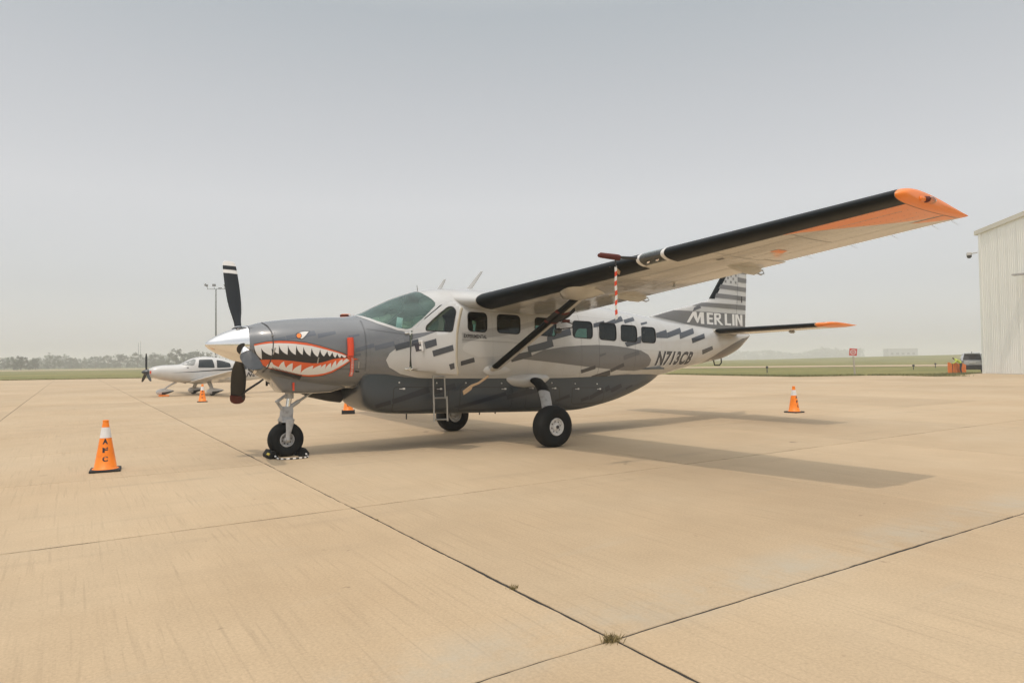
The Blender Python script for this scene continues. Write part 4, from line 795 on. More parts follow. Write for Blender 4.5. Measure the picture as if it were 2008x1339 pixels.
def wing(sg):
    st_ = [.36, .5, .62, .72, .80, .88, .95] + list(np.linspace(1.3, 7.84, 14))
    W_ = MB().loft([[wpt(sg, a, s, u) for s, u in contour(HS)] for a in st_[6:]], True, True).build('wing', 'paint_wing', plane, smooth=40)
    MB().loft([[wpt(sg, a, s, u) for s, u in contour(HS)] for a in st_[:6] + [.9495]], True, True).build('wing_root_cuff', 'paint_light', W_, smooth=40)
    tail_c = [(s, True) for s in (HS + .006, .8, .9, 1.0)] + [(s, False) for s in (.9, .8, HS + .006)]
    def surf(name, a0, a1, ext=0.0, dz=0.0):
        mb = MB(); rr = []
        for a in np.linspace(a0, a1, 8):
            r = []
            for s, u in tail_c:
                p = wpt(sg, a, s, u); k = (s - HS) / (1 - HS); p.x += ext * k; p.z += dz * k; r.append(p)
            rr.append(r)
        return mb.loft(rr, True, True).build(name, 'paint_wing', W_, smooth=40)
    surf('flap', .97, 5.66, .05, -.012); surf('aileron', 5.68, 7.838)
    surf('wing_root_fillet', .40, .955, 0.0)
    # de-ice boots
    for a0, a1 in ((.985, 4.60), (5.06, 7.84)):
        ss = [  .150 * (k / 10) ** 1.6 for k in range(10, 0, -1)]; cc = [(s * .4, True) for s in ss] + [(0.0, True)] + [(s, False) for s in ss[::-1]]
        MB().loft([[wpt(sg, a, s, u, .004) for s, u in cc] for a in np.linspace(a0, a1, 14)], False, False, closed=False).build('deice_boot', 'boot', W_, smooth=180, fix=False)
    # landing light window between the boots
    ss = [.075 * (k / 8) ** 1.6 for k in range(8, 0, -1)]; cc = [(s, True) for s in ss] + [(0.0, True)] + [(s, False) for s in ss[::-1]]
    MB().loft([[wpt(sg, a, s, u, .002) for s, u in cc] for a in (4.615, 5.045)], False, False, closed=False).build('light_bay', 'paint_nose', W_, smooth=180, fix=False)
    for a0, a1 in ((4.60, 4.655), (5.005, 5.06)): MB().loft([[wpt(sg, a, s, u, .007) for s, u in cc] for a in (a0, a1)], False, False, closed=False).build('light_window_trim', 'white_decal', W_, smooth=180, fix=False)
    MB().loft([[wpt(sg, a, s, u, .012) for s, u in cc] for a in np.linspace(4.655, 5.005, 4)], False, False, closed=False).build('light_window', 'glass_clear', W_, smooth=180, fix=False)
    for a in (4.76, 4.91):
        p = wpt(sg, a, .02, False, .0); MB().lathe([(.045, .0), (.05, -.012), (.03, -.016), (.002, -.014)], p + V3(0.008, 0, .02), (1, 0, .2), 16, True).build('landing_lamp', 'chrome', W_, smooth=50)
    # tip cap
    tip = []
    for a, sc, xs0, xs1 in ((7.843, 1.0, .0, 0.0), (7.865, .97, .008, .0), (7.885, .88, .02, .0), (7.902, .74, .04, .0), (7.912, .55, .06, .0), (7.917, .3, .09, 0.0)):
        r = []
        lx, lz, tx, tz, tc = wpar(7.84)
        for s, u in contour(1.0, 24)[:-1]:
            p = wpt(sg, 7.84, s, u); q = Vector((lx + (p.x - lx) * (1 - xs0 + xs1) + xs0 * (tx - lx) * (1 - 0), sg * a, 0)); zc = lz + (tz - lz) * s + .01; q.z = zc + (p.z - zc) * sc + (a - 7.84) * .10; q.x += (a - 7.84) * .15; r.append(q)
        tip.append(r)
    TP = MB().loft(tip, False, True).build('wing_tip', 'orange_paint', W_, smooth=45)
    lens_c = Vector((4.20, sg * 7.91, 3.075 - (.60 if sg > 0 else 0))); MB().box(lens_c + V3(-.08, 0, 0), (.18, .06, .05), bev=.02).build('light_fairing', 'orange_paint', TP)
    MB().lathe([(.03, -.03), (.034, 0), (.026, .03), (.003, .045)], lens_c + V3(-.06, sg * .02, 0), (0, sg, 0), 12, True).build('position_light', 'red_cover' if sg < 0 else 'navy', TP, smooth=50)
    MB().lathe([(.03, -.05), (.04, 0), (.028, .06), (.003, .085)], lens_c + V3(.05, sg * .015, 0.005), (1, 0, 0), 12, True).build('strobe_light', 'glass_clear', TP, smooth=50)
    # orange under the outer wing
    OP = [(6.50, .145), (6.70, .20), (6.95, .30), (7.2, .43), (7.45, .58), (7.65, .69), (7.84, .717), (7.84, .145), (7.2, .145)]
    def undrape(polys, name, m, off=.003, step=.12):
        b_ = grid2d(polys, step); vs_ = [v.co.copy() for v in b_.verts]; b_.verts.index_update(); fs_ = [[v.index for v in f.verts] for f in b_.faces]; b_.free(); me_ = bpy.data.meshes.new(name); me_.from_pydata([wpt(sg, v.x, v.y, False, off) for v in vs_], [], fs_); return link(name, me_, m, W_, 180)
    undrape([OP], 'painted_tip_panel', 'orange_paint')
    undrape([[(7.5, .735), (7.835, .735), (7.835, .95), (7.68, .88)]], 'painted_tip_panel', 'orange_paint')
    for q_ in strip_poly([(1.2, .30), (7.7, .30)], .006) + strip_poly([(1.2, .55), (7.7, .55)], .004) + [q for a in (1.9, 3.6, 5.62, 6.6) for q in strip_poly([(a, .16), (a, .71)], .012)]: undrape([q_], 'panel_seam', 'paint_mid', .0035)
    undrape([[(a + .006 * math.cos(t), s_ + .003 * math.sin(t)) for t in (0, 1.05, 2.09, 3.14, 4.19, 5.24)] for s_ in (.17, .305, .43, .555, .69) for a in np.arange(1.1, 7.8, .06)], 'rivets', 'line_dark', .0036, 9)['kind'] = 'stuff'
    undrape([[(5.40, .335), (5.50, .335), (5.50, .375), (5.40, .375)]], 'fuel_drain', 'black_decal', .004)
    undrape([[(6.0, .50), (6.12, .50), (6.12, .62), (6.0, .66)]], 'scuff_mark', 'orange_paint', .0032)
    # flap track fairings with hooks
    for a in (2.95, 5.22):
        p0, p1 = wpt(sg, a, .60, False), wpt(sg, a, .98, False); mb = MB()
        mb.loft([[(p0.x + (p1.x + .12 - p0.x) * t_, sg * a + c_ * wd, p0.z + (p1.z - p0.z) * t_ + .02 - dp * max(s_, -.2)) for c_, s_ in ((-1, 0), (-.8, .7), (0, 1), (.8, .7), (1, 0), (0, -.2))] for t_, wd, dp in ((0, .01, .02), (.25, .05, .07), (.55, .055, .11), (.8, .045, .12), (1, .02, .07))]); ff = mb.build('flap_track_fairing', 'paint_wing', W_, smooth=50)
        hk = [Vector((p1.x + .0, sg * a, p1.z - .06)), Vector((p1.x + .13, sg * a, p1.z - .085)), Vector((p1.x + .20, sg * a, p1.z - .06)), Vector((p1.x + .17, sg * a, p1.z - .02)), Vector((p1.x + .02, sg * a, p1.z - .03))]
        MB().tube(hk, .013, 8).build('hinge_hook', 'steel', ff, smooth=60)
    for a in (6.0, 6.6, 7.1, 7.55, 7.75):
        p = wpt(sg, a, 1.0, False); MB().tube([p, p + V3(.16, 0, -.03)], [.0028, .0014], 5).build('static_wick', 'gear_grey', W_)
    MB().tube([wpt(sg, 4.0, .8, False), wpt(sg, 4.0, .8, False) + V3(0, 0, -.05)], .02, 6).build('tie_down', 'steel', W_)
    # lift strut
    A = V3(3.50, sg * .80, 1.345); B = V3(3.80, sg * 2.98, 2.545); ax = (B - A).normalized(); ch_ = V3(1, 0, 0); ch_ = (ch_ - ax * ch_.dot(ax)).normalized(); nn = ax.cross(ch_)
    def sring(P_, c0, c1, o_=0.0):
        r = []
        for k in range(20):
            a = 2 * math.pi * k / 20; q = (1 - math.cos(a)) / 2; y_ = thick(q) * .3 * (1 if k < 10 else -1); 
            r.append(P_ + ch_ * ((q - .4) * .24) + nn * (y_ * .24))
        return r
    S_ = MB().loft([sring(A, 0, 1), sring(B, 0, 1)], True, True).build('wing_strut', 'paint_wing', plane, smooth=50)
    bt = []
    for P_ in (A + ax * .10, B - ax * .10):
        r = []
        for q, sd_ in [(q, 1) for q in (.45, .3, .18, .08, .03, 0)] + [(q, -1) for q in (.03, .08, .18, .3, .45)]: r.append(P_ + ch_ * ((q - .4) * .24 - (.004 if q < .05 else 0)) + nn * ((thick(q) * .3 * .24 + .004) * sd_))
        bt.append(r)
    MB().loft(bt, False, False, closed=False).build('strut_boot', 'boot', S_, smooth=180, fix=False)
    fz = MB(); # upper fairing
    fz.loft([[wpt(sg, a_c + da * w2, s2, False) + V3(0, 0, .02 - dp * h2) for da, h2 in ((-1, 0), (-.75, .65), (0, 1), (.75, .65), (1, 0))] for a_c, s2, w2, dp in ((3.10, .08, .02, .0), (3.02, .14, .24, .07), (2.93, .24, .36, .15), (2.90, .34, .36, .14), (2.9, .46, .24, .08), (2.95, .58, .02, .0))], True, True); fz.build('strut_top_fairing', 'paint_wing', S_, smooth=50)
    ff = MB(); pA = A + ax * -.02
    ff.loft([[V3(pA.x + x, sg * (float(half(pA.x + x, 1.36)) - .03), 1.345 + zc) + V3(0, sg * .075 * w2 * (1 - abs(zc) / .15 * .6), 0) for zc in (-.10 * w2, -.06 * w2, 0, .07 * w2, .11 * w2)] for x, w2 in ((-.22, .1), (-.16, .7), (-.06, 1.0), (.1, .95), (.3, .55), (.48, .08))], True, True); ff.build('strut_foot_fairing', 'paint_light', S_, smooth=50)
    return W_, S_, A, B, ax, ch_, nn
WP, SP_, SA, SB, SAX, SCH, SNN = wing(-1); wing(1)
# roof between the wings
MB().loft([[wpt(1, .36, s, u).xz.to_3d() if False else V3(wpt(1, .36, s, u).x, y, wpt(1, .36, s, u).z + .012 * (1 - (y / .36) ** 2)) for s, u in contour(1.0)[:-1]] for y in (-.36, -.18, 0, .18, .36)], False, False).build('wing_centre_section', 'paint_light', plane, smooth=40)
# ------------------------------------------------------------------ tail
def slab_tail(sg):
    def sec(a, LX, LZ, TX, t0, s1=1.0): return [V3(LX + (TX - LX) * s, sg * a, LZ + (1 if u else -1) * (TX - LX) * t0 * thick(s) - (TX - LX) * s * .03) for s, u in contour(s1, 14)[: (-1 if s1 == 1 else None)]]
    f = lambda a: (10.27 + (a - .2) * .03, 2.185 + (a - .2) * .008, 11.80 - (a - .2) * .125)
    T_ = MB().loft([sec(a, *f(a), .10, .64) for a in np.linspace(.05, 3.0, 6)], True, True).build('tailplane', 'paint_wing', plane, smooth=40)
    el = []
    for a in np.linspace(.32, 2.98, 5):
        LX, LZ, TX = f(a); el.append([V3(LX + (TX - LX) * s, sg * a, LZ + (1 if u else -1) * (TX - LX) * .10 * thick(s) - (TX - LX) * s * .03) for s, u in [(.648, True), (.8, True), (1, True), (.8, False), (.648, False)]])
    MB().loft(el, True, True).build('elevator', 'paint_wing', T_, smooth=40)
    bt = []
    for a in np.linspace(.30, 2.86, 5):
        LX, LZ, TX = f(a); bt.append([V3(LX + (TX - LX) * s - (.004 if s < .01 else 0), sg * a, LZ + (1 if u else -1) * ((TX - LX) * .10 * thick(s) + .004) - (TX - LX) * s * .03) for s, u in [(.07, True), (.035, True), (.012, True), (0.0, True), (0.0, False), (.012, False), (.035, False), (.085, False), (.12, False)]])
    MB().loft(bt, False, False, closed=False).build('deice_boot', 'boot', T_, smooth=180, fix=False)
    tp = []
    for a, sc, dx in ((3.0, 1, 0), (3.08, .95, .03), (3.15, .7, .10), (3.18, .3, .2)):
        LX, LZ, TX = f(3.0); tp.append([V3(LX + dx + (TX + .02 - LX - dx) * s, sg * a, LZ + (1 if u else -1) * (TX - LX) * .10 * sc * thick(s) - (TX - LX) * s * .03 + (a - 3) * .12) for s, u in contour(1.0, 14)[:-1]])
    MB().loft(tp, False, True).build('tail_tip', 'orange_paint', T_, smooth=45)
    LX, LZ, TX = f(2.87); MB().loft([[V3(LX + (TX - LX) * s - .004, sg * a, LZ + (1 if u else -1) * ((TX - LX) * .10 * thick(s) + .005) - (TX - LX) * s * .03) for s, u in [(.5, True), (.3, True), (.1, True), (.02, True), (0.0, True), (.02, False), (.1, False)]] for a in (2.87, 3.002)], False, False, closed=False).build('painted_tip_panel', 'orange_paint', T_, smooth=180, fix=False)
    MB().lathe([(.01, -.12), (.035, -.05), (.035, .05), (.01, .12)], V3(11.0, sg * 1.9, 2.10), (1, 0, 0), 10, True).build('elevator_horn', 'gear_grey', T_, smooth=50)
for sg in (-1, 1): slab_tail(sg)
# fin outline (x, z) front and rear
FL = [(2.10, 8.10), (2.50, 8.35), (2.686, 9.13), (2.803, 9.72), (2.968, 10.41), (3.581, 10.906), (4.42, 11.59)]
def fin_le(z): return float(np.interp(z, [p[0] for p in FL], [p[1] for p in FL]))
def fin_te(z): return 11.84 + (z - 2.3) * .07
def fin_half(X, Z):
    l, t_ = fin_le(Z), fin_te(Z); s = min(max((X - l) / (t_ - l), 0), 1); c = min(t_ - l, 1.7); return max(.003, c * .075 * thick(s) * 1.0)
def fin_ring(z, x0, x1, n=16):
    xs2 = [x0 + (x1 - x0) * (k / n) ** 1.7 for k in range(n + 1)]; return [V3(x, -fin_half(x, z), z) for x in xs2[::-1]] + [V3(x, fin_half(x, z), z) for x in xs2[1:]]
RUD = 11.42
zs_ = [2.1, 2.3, 2.42, 2.5] + list(np.arange(2.53, 3.0, .03)) + [3.05, 3.1, 3.2, 3.3, 3.45, 3.6, 3.9, 4.2, 4.42]
fin = MB().loft([fin_ring(max(z, 2.30) if False else z, fin_le(z), RUD + (z - 2.3) * .09) for z in zs_], True, True).build('fin', 'paint_light', plane, smooth=40)
rd = MB().loft([[V3(x, -fin_half(x, z), z) for x in np.linspace(RUD + .008 + (z - 2.3) * .09, fin_te(z), 6)[::-1]] + [V3(x, fin_half(x, z), z) for x in np.linspace(RUD + .008 + (z - 2.3) * .09, fin_te(z), 6)[1:]] for z in (2.2, 2.6, 3.0, 3.5, 4.0, 4.40)], True, True).build('rudder', 'paint_light', fin, smooth=40)
def fdrape(polys, name, m, parent, off=.004, step=.06):
    b_ = grid2d(polys, step); vs_ = [v.co.copy() for v in b_.verts]; b_.verts.index_update(); fs_ = [[v.index for v in f.verts] for f in b_.faces]; b_.free(); me_ = bpy.data.meshes.new(name); me_.from_pydata([(v.x, -fin_half(v.x, v.y) - off, v.y) for v in vs_], [], fs_); return link(name, me_, m, parent, 180)
FB = [MB().loft([[V3(fin_le(z) + d - .004, sg * (fin_half(fin_le(z) + d, z) + .004), z) for d, sg in ((.16, -1), (.08, -1), (.02, -1), (0, -1), (0, 1), (.02, 1), (.08, 1), (.16, 1))] for z in np.linspace(3.0, 4.40, 8)], False, False, closed=False).build('deice_boot', 'boot', fin, smooth=180, fix=False)]
def fx(z, dx=.17): return fin_le(z) + dx
STR = [[(10.84, 3.378), (11.905, 3.347), (11.897, 3.237), (10.76, 3.269)], [(10.66, 3.145), (11.89, 3.113), (11.882, 3.001), (10.60, 3.032)], [(9.76, 2.80), (10.13, 2.892), (11.872, 2.886), (11.862, 2.756), (10.16, 2.792)], [(11.53, 3.605), (11.925, 3.583), (11.918, 3.469), (11.526, 3.48)], [(11.56, 3.83), (11.935, 3.81), (11.93, 3.70), (11.549, 3.705)], [(11.58, 4.05), (11.95, 4.03), (11.945, 3.92), (11.57, 3.94)]]
for P_ in STR: fdrape([P_], 'tail_stripe', 'paint_ellipse', fin, .006)
fdrape([[(8.42, 2.505), (9.12, 2.670), (10.376, 2.66), (11.84, 2.645), (11.82, 2.30), (10.59, 2.25), (9.54, 2.34)]], 'tail_band', 'paint_ellipse', fin, .006)
for P_ in [[(9.519, 2.388), (9.74, 2.649), (9.804, 2.651), (9.785, 2.577), (9.617, 2.387)], [(9.74, 2.649), (9.869, 2.653), (9.928, 2.45), (9.875, 2.405), (9.783, 2.519)], [(9.875, 2.405), (9.999, 2.648), (10.087, 2.651), (9.935, 2.383), (9.892, 2.382)], [(10.013, 2.649), (10.144, 2.647), (10.167, 2.358), (10.039, 2.362)], [(10.251, 2.644), (10.349, 2.645), (10.367, 2.357), (10.269, 2.361)], [(10.349, 2.645), (10.501, 2.64), (10.5, 2.593), (10.347, 2.597)], [(10.345, 2.526), (10.489, 2.524), (10.487, 2.476), (10.344, 2.478)], [(10.341, 2.407), (10.512, 2.402), (10.511, 2.351), (10.349, 2.357)], [(10.538, 2.641), (10.628, 2.641), (10.647, 2.351), (10.556, 2.352)], [(10.628, 2.641), (10.761, 2.636), (10.815, 2.608), (10.627, 2.593)], [(10.728, 2.617), (10.815, 2.608), (10.813, 2.523), (10.735, 2.533)], [(10.625, 2.53), (10.813, 2.529), (10.77, 2.486), (10.624, 2.482)], [(10.633, 2.483), (10.724, 2.485), (10.914, 2.347), (10.812, 2.348)], [(10.96, 2.639), (11.054, 2.639), (11.072, 2.348), (10.979, 2.349)], [(11.065, 2.396), (11.234, 2.394), (11.233, 2.345), (11.072, 2.348)], [(11.271, 2.637), (11.371, 2.637), (11.38, 2.342), (11.285, 2.343)], [(11.404, 2.634), (11.491, 2.634), (11.5, 2.338), (11.414, 2.339)], [(11.443, 2.636), (11.52, 2.635), (11.704, 2.342), (11.626, 2.341)], [(11.617, 2.631), (11.709, 2.631), (11.714, 2.339), (11.626, 2.341)]]: fdrape([P_], 'tail_letter_stroke', 'white_decal', fin, .009)
for (x, z, r) in [(11.132, 3.556, 0.055), (11.344, 3.549, 0.055), (11.033, 3.464, 0.055), (11.24, 3.46, 0.055), (11.442, 3.456, 0.055), (11.255, 3.618, 0.055), (11.454, 3.64, 0.055)]:
    P_ = [(x + (r if k % 2 == 0 else r * .4) * math.sin(k * math.pi / 5), z + (r if k % 2 == 0 else r * .4) * math.cos(k * math.pi / 5)) for k in range(10)]; fdrape([P_], 'tail_star', 'paint_ellipse', fin, .006)
fdrape(strip_poly([(RUD, 2.32), (RUD + .19, 4.38)], .012), 'rudder_gap', 'line_dark', fin, .0075)
MB().box((11.62, -.075, 3.02), (.02, .02, .16)).build('rudder_stop', 'line_dark', fin)
fdrape([[(9.75, 2.66), (10.05, 2.75), (10.02, 2.83), (9.8, 2.75)]], 'painted_block', 'paint_block_soft', fin, .0065)
# tail skid ring, roof antennas
MB().tube([(10.56, 0, 1.46), (10.60, 0, 1.34), (10.78, 0, 1.335), (10.86, 0, 1.40), (10.85, 0, 1.53)], .016, 8).build('tie_down_ring', 'line_dark', plane, smooth=60)
for (x, y, z, dx, h, wd) in ((2.95, .25, 2.86, .14, .22, .05), (3.65, .28, 2.93, .29, .36, .06)):
    MB().loft([[V3(x + k * dx - c_, y + e_, z + k * h) for c_, e_ in ((-wd * q, 0), (0, .010), (wd * q, 0), (0, -.010))] for k, q in ((0, 1.0), (.6, .8), (1, .5))]).build('blade_antenna', 'white_paint', plane, smooth=50)
MB().tube([(2.36, -.05, 2.77), (2.345, -.05, 2.90)], [.012, .006], 6).build('temperature_probe', 'steel', plane)
MB().tube([(1.22, -.36, 2.235), (1.225, -.37, 2.30)], [.008, .004], 6).build('wiper_spigot', 'steel', plane)
MB().tube([(5.9, -.05, 2.735), (7.1, -.05, 2.61)], .012, 6, sx=2).build('roof_rail', 'steel', plane); MB().tube([(6.0, -.28, 2.66), (7.0, -.26, 2.55)], .008, 6).build('roof_rail', 'steel', plane)
MB().tube([(8.3, 0, 2.44), (8.5, 0, 2.75)], [.005, .002], 5).build('whip_antenna', 'white_paint', plane)
# ------------------------------------------------------------------ landing gear
def wheel(c, r, wd, rim_r, parent, side, hubm='hub_white'):
    prof = [(rim_r * .98, -wd * .42), (rim_r * 1.12, -wd * .49), (r * .80, -wd * .5), (r * .93, -wd * .42), (r * .985, -wd * .25), (r, -wd * .08), (r, wd * .08), (r * .985, wd * .25), (r * .93, wd * .42), (r * .80, wd * .5), (rim_r * 1.12, wd * .49), (rim_r * .98, wd * .42)]
    mb = MB().lathe(prof, c, (0, 1, 0), 48); 
    mb.v = [(x, y, max(z, .0015)) for x, y, z in mb.v]; ty = mb.build('tyre', 'rubber', parent, smooth=60)
    for s in (-1, 1):
        MB().lathe([(rim_r, 0), (rim_r * .96, .012), (rim_r * .86, .012), (rim_r * .80, -.02), (rim_r * .45, -.03), (rim_r * .40, .0), (rim_r * .22, .012), (rim_r * .2, .022), (.004, .022)], V3(*c) + V3(0, s * wd * .42, 0), (0, s, 0), 36).build('rim', hubm, parent, smooth=35)
    mb = MB()
    for k in range(8):
        a = k * math.pi / 4 + .2; mb.lathe([(.011, 0), (.011, .006), (.002, .008)], V3(*c) + V3(math.cos(a) * rim_r * .6, side * (wd * .42 - .022), math.sin(a) * rim_r * .6), (0, side, 0), 6, True)
    mb.build('wheel_bolts', 'line_dark', parent); MB().lathe([(.030, 0), (.028, .02), (.01, .024)], V3(*c) + V3(0, side * (wd * .42 + .02), 0), (0, side, 0), 12, True).build('hub_cap', 'line_dark', parent, smooth=40)
    return ty
for sg in (-1, 1):
    g_ = empty('main_gear', (4.08, sg * 1.78, 0)); g_.parent = plane
    def loc(o): o.location = (-4.08, -sg * 1.78, 0); return o
    sub = empty('x') if False else None
    c = (0, 0, .352); wheel(c, .365, .29, .155, g_, sg)
    pts = [V3(4.46, sg * .55, 1.15), V3(4.45, sg * .82, 1.12), V3(4.40, sg * 1.03, 1.04), V3(4.33, sg * 1.22, .92), V3(4.27, sg * 1.36, .76), V3(4.19, sg * 1.50, .59), V3(4.11, sg * 1.61, .40)]
    def legring(p, q, wx, wy):
        t_ = (q - p).normalized(); e = V3(1, 0, 0); e = (e - t_ * e.dot(t_)).normalized(); f = t_.cross(e); return [p + e * wx * math.cos(a) * 1.0 + f * wy * math.sin(a) for a in np.linspace(0, 2 * math.pi, 15)[:-1]]
    L = []
    for k in range(len(pts)): L.append(legring(pts[k] if k < 6 else pts[k], pts[k + 1] if k < 6 else pts[k] + (pts[k] - pts[k - 1]), .145 - .007 * k, .06))
    loc(MB().loft(L[:4], True, True).build('leg_boot', 'rubber', g_, smooth=50)); 
    L2 = [[V3(*(p - (p - pts[k + 3]) * .05)) for p in L[k + 3]] for k in range(0, 4)]
    loc(MB().loft(L2, True, True).build('leg', 'gear_grey', g_, smooth=45)); loc(MB().tube([(4.10, sg * 1.60, .352), (4.08, sg * 1.70, .352)], .06, 12).build('axle', 'gear_grey', g_, smooth=50))
    loc(MB().box((4.0, sg * 1.62, .40), (.10, .06, .14), bev=.02).build('brake_caliper', 'steel', g_))
    # sculpted fairing where the leg leaves the fuselage
    fr = MB(); rr = []
    for x, w2, zc in ((3.79, .03, 1.19), (3.86, .5, 1.165), (4.0, .85, 1.145), (4.25, 1.0, 1.135), (4.5, 1.0, 1.14), (4.75, .75, 1.165), (4.92, .35, 1.185), (5.03, .04, 1.19)):
        rr.append([V3(x, sg * (.60 + .205 * w2 * max(math.cos(a), -.3)), zc + .16 * w2 * math.sin(a)) for a in np.linspace(-1.7, 1.7, 17)])
    loc(fr.loft(rr, True, True).build('leg_fairing', 'paint_light', g_, smooth=60))
ng = empty('nose_gear', (0, 0, 0)); ng.parent = plane
wheel((0, 0, .272), .282, .205, .118, ng, -1, 'gear_grey')
m_ = MB(); m_.tube([(0.06, 0, 1.10), (0.06, 0, .93)], .068, 18); m_.build('upper_strut', 'gear_grey', ng, smooth=40)
m_ = MB(); m_.tube([(0.06, 0, .95), (0.04, 0, .78)], .042, 16); m_.build('oleo', 'chrome', ng, smooth=40)
m_ = MB(); m_.loft([[V3(x + dx, y, z) for dx, y in ((-w1, -w2), (w1, -w2), (w1, w2), (-w1, w2))] for x, z, w1, w2 in ((.03, .80, .07, .06), (.02, .74, .085, .075), (.01, .64, .085, .08), (.0, .59, .095, .12), (.0, .555, .09, .135))]); m_.build('fork_crown', 'gear_grey', ng, smooth=30)
for s in (-1, 1):
    m_ = MB(); m_.loft([[V3(x + w1 * math.cos(a), s * y + .014 * math.sin(a), z) for a in np.linspace(0, 2 * math.pi, 11)[:-1]] for x, y, z, w1 in ((.035, .128, .60, .075), (.03, .130, .52, .062), (.015, .132, .42, .045), (.0, .134, .33, .036), (0, .134, .27, .040), (0, .134, .245, .028))]); m_.build('fork_leg', 'gear_grey', ng, smooth=40)
    MB().lathe([(.030, 0), (.03, .02), (.012, .026)], V3(0, s * .14, .27), (0, s, 0), 12, True).build('axle_nut', 'steel', ng, smooth=40)
for a, b, w2 in (((.0, .98), (-.135, .885), .05), ((-.135, .885), (-.05, .75), .06)):
    for y in (-w2 * .6, w2 * .6): MB().tube([(a[0], y, a[1]), (b[0], y, b[1])], .019, 8).build('torque_link', 'gear_grey', ng, smooth=40)
MB().tube([(-.135, -.05, .885), (-.135, .05, .885)], .022, 8).build('link_pin', 'steel', ng)
MB().tube([(.07, -.02, .79), (.21, -.03, .885)], .034, 12).build('drag_cylinder', 'gear_grey', ng, smooth=40); MB().tube([(.19, -.03, .87), (.42, -.05, 1.02)], .021, 10).build('drag_rod', 'steel', ng, smooth=40)
MB().loft([[V3(x, y, z) for y in (-.07, .07)] + [V3(x + .02, y, z) for y in (.07, -.07)] for x, z in ((-.08, .62), (-.095, .55), (-.10, .50))]).build('mud_scraper', 'line_dark', ng)
# small red streamer hanging from the chin
o = MB().box((0.03, -.335, 1.13), (.03, .006, .13)).build('red_streamer', 'red_bright'); tag(o, 'short red streamer hanging on the chin fairing above the nose wheel strut', 'streamer')
# ------------------------------------------------------------------ crew ladder hanging from the door sill
ld = empty('crew_ladder', (2.38, -.80, .50)); ld.parent = plane
def lt(pts, r, nm): o = MB().tube([V3(*p) - V3(2.38, -.80, .50) for p in pts], r, 8, sx=1.3).build(nm, 'steel', ld, smooth=50)
YL = -.80
lt([(2.27, YL, 1.26), (2.275, YL, .80)], .014, 'ladder_rail'); lt([(2.49, YL, 1.26), (2.50, YL, .86)], .014, 'ladder_rail'); lt([(2.262, YL - .03, .92), (2.27, YL - .03, .475)], .016, 'ladder_rail'); lt([(2.515, YL - .03, .90), (2.53, YL - .03, .475)], .016, 'ladder_rail')
lt([(2.27, YL, .88), (2.51, YL, .875)], .014, 'ladder_rung'); lt([(2.27, YL - .03, .51), (2.53, YL - .03, .505)], .014, 'ladder_rung'); lt([(2.27, YL, 1.24), (2.49, YL, 1.24)], .014, 'ladder_rung')

# ------------------------------------------------------------------ covers, streamers and chocks on the grey aircraft
o = MB().tube([(3.40, -4.60, 2.865), (3.22, -4.585, 2.86), (3.0, -4.575, 2.855)], [.022, .020, .018], 10).build('pitot_tube', 'black_decal', WP, smooth=50)
pc = MB(); pc.loft([[V3(x, -4.575 + .034 * k * math.cos(a), 2.853 + dz + .040 * k * math.sin(a)) for a in np.linspace(0, 2 * math.pi, 13)[:-1]] for x, k, dz in ((3.09, .95, 0), (3.05, 1.05, .0), (2.95, 1.0, .002), (2.85, .95, .004), (2.76, .9, .006), (2.72, .55, .0))])
o = pc.build('pitot_cover', 'red_cover', None, smooth=50); tag(o, 'dark red fabric cover on the probe at the wing leading edge', 'probe cover')
st_ = empty('warning_streamer', (3.02, -4.575, 2.82), 0, 'red and white striped streamer hanging from the wing probe cover', 'streamer')
MB().tube([(0, 0, .02), (.002, 0, -.10)], .010, 6).build('cord', 'line_dark', st_)
nseg = 11
for k in range(nseg):
    z0, z1 = -.10 - .70 * k / nseg, -.10 - .70 * (k + 1) / nseg; w0 = .004 * math.sin(k * 1.3); w1 = .004 * math.sin(k * 1.3 + 1.3)
    MB().loft([[V3(wv - .019, -.003, z), V3(wv + .019, -.003, z + .02), V3(wv + .019, .003, z + .02), V3(wv - .019, .003, z)] for wv, z in ((w0, z0), (w1, z1))]).build('stripe', 'red_bright' if k % 2 else 'white_decal', st_)
tb = MB(); p = wpt(-1, 4.17, .035, False, .004); tb.loft([[p + V3(-.07, .05, .055), p + V3(.07, .0, -.055), p + V3(.075, 0, -.045), p + V3(-.065, .05, .065)], [p + V3(-.03, -.07, .02), p + V3(.03, -.06, -.02), p + V3(.035, -.06, -.012), p + V3(-.025, -.07, .028)]]); tb.build('stall_vane', 'tan_strap', WP)
# padded sleeve with a loop tied round the strut
def strut_pt(t): return SA + (SB - SA) * t
sv = empty('strut_sleeve', strut_pt(.73), 0, 'black padded sleeve with red bands tied round the wing strut', 'strut cover')
def sl_ring(t, k):
    P_ = strut_pt(t) - strut_pt(.73); return [P_ + SCH * (.135 * k * math.cos(a) + .02) + SNN * (.035 * k * math.sin(a)) for a in np.linspace(0, 2 * math.pi, 17)[:-1]]
MB().loft([sl_ring(.67, .96), sl_ring(.68, 1.12), sl_ring(.72, 1.18), sl_ring(.77, 1.15), sl_ring(.785, .96)]).build('sleeve', 'seat_dark', sv, smooth=50)
for t_ in (.67, .785): MB().loft([sl_ring(t_ - .008, 1.16), sl_ring(t_ + .008, 1.16)]).build('band', 'red_cover', sv, smooth=50)
P0 = strut_pt(.71) - strut_pt(.73) + SCH * .14
MB().loft([[P0 + V3(x, 0, z) + V3(0, y, 0) for y in (-.02, .02)] + [P0 + V3(x + .01, y, z - .05 * k) for y, k in ((.02, 1), (-.02, 1))] for x, z in ((-.02, .0), (.16, .08), (.30, .19))]).build('flap_corner', 'seat_dark', sv)
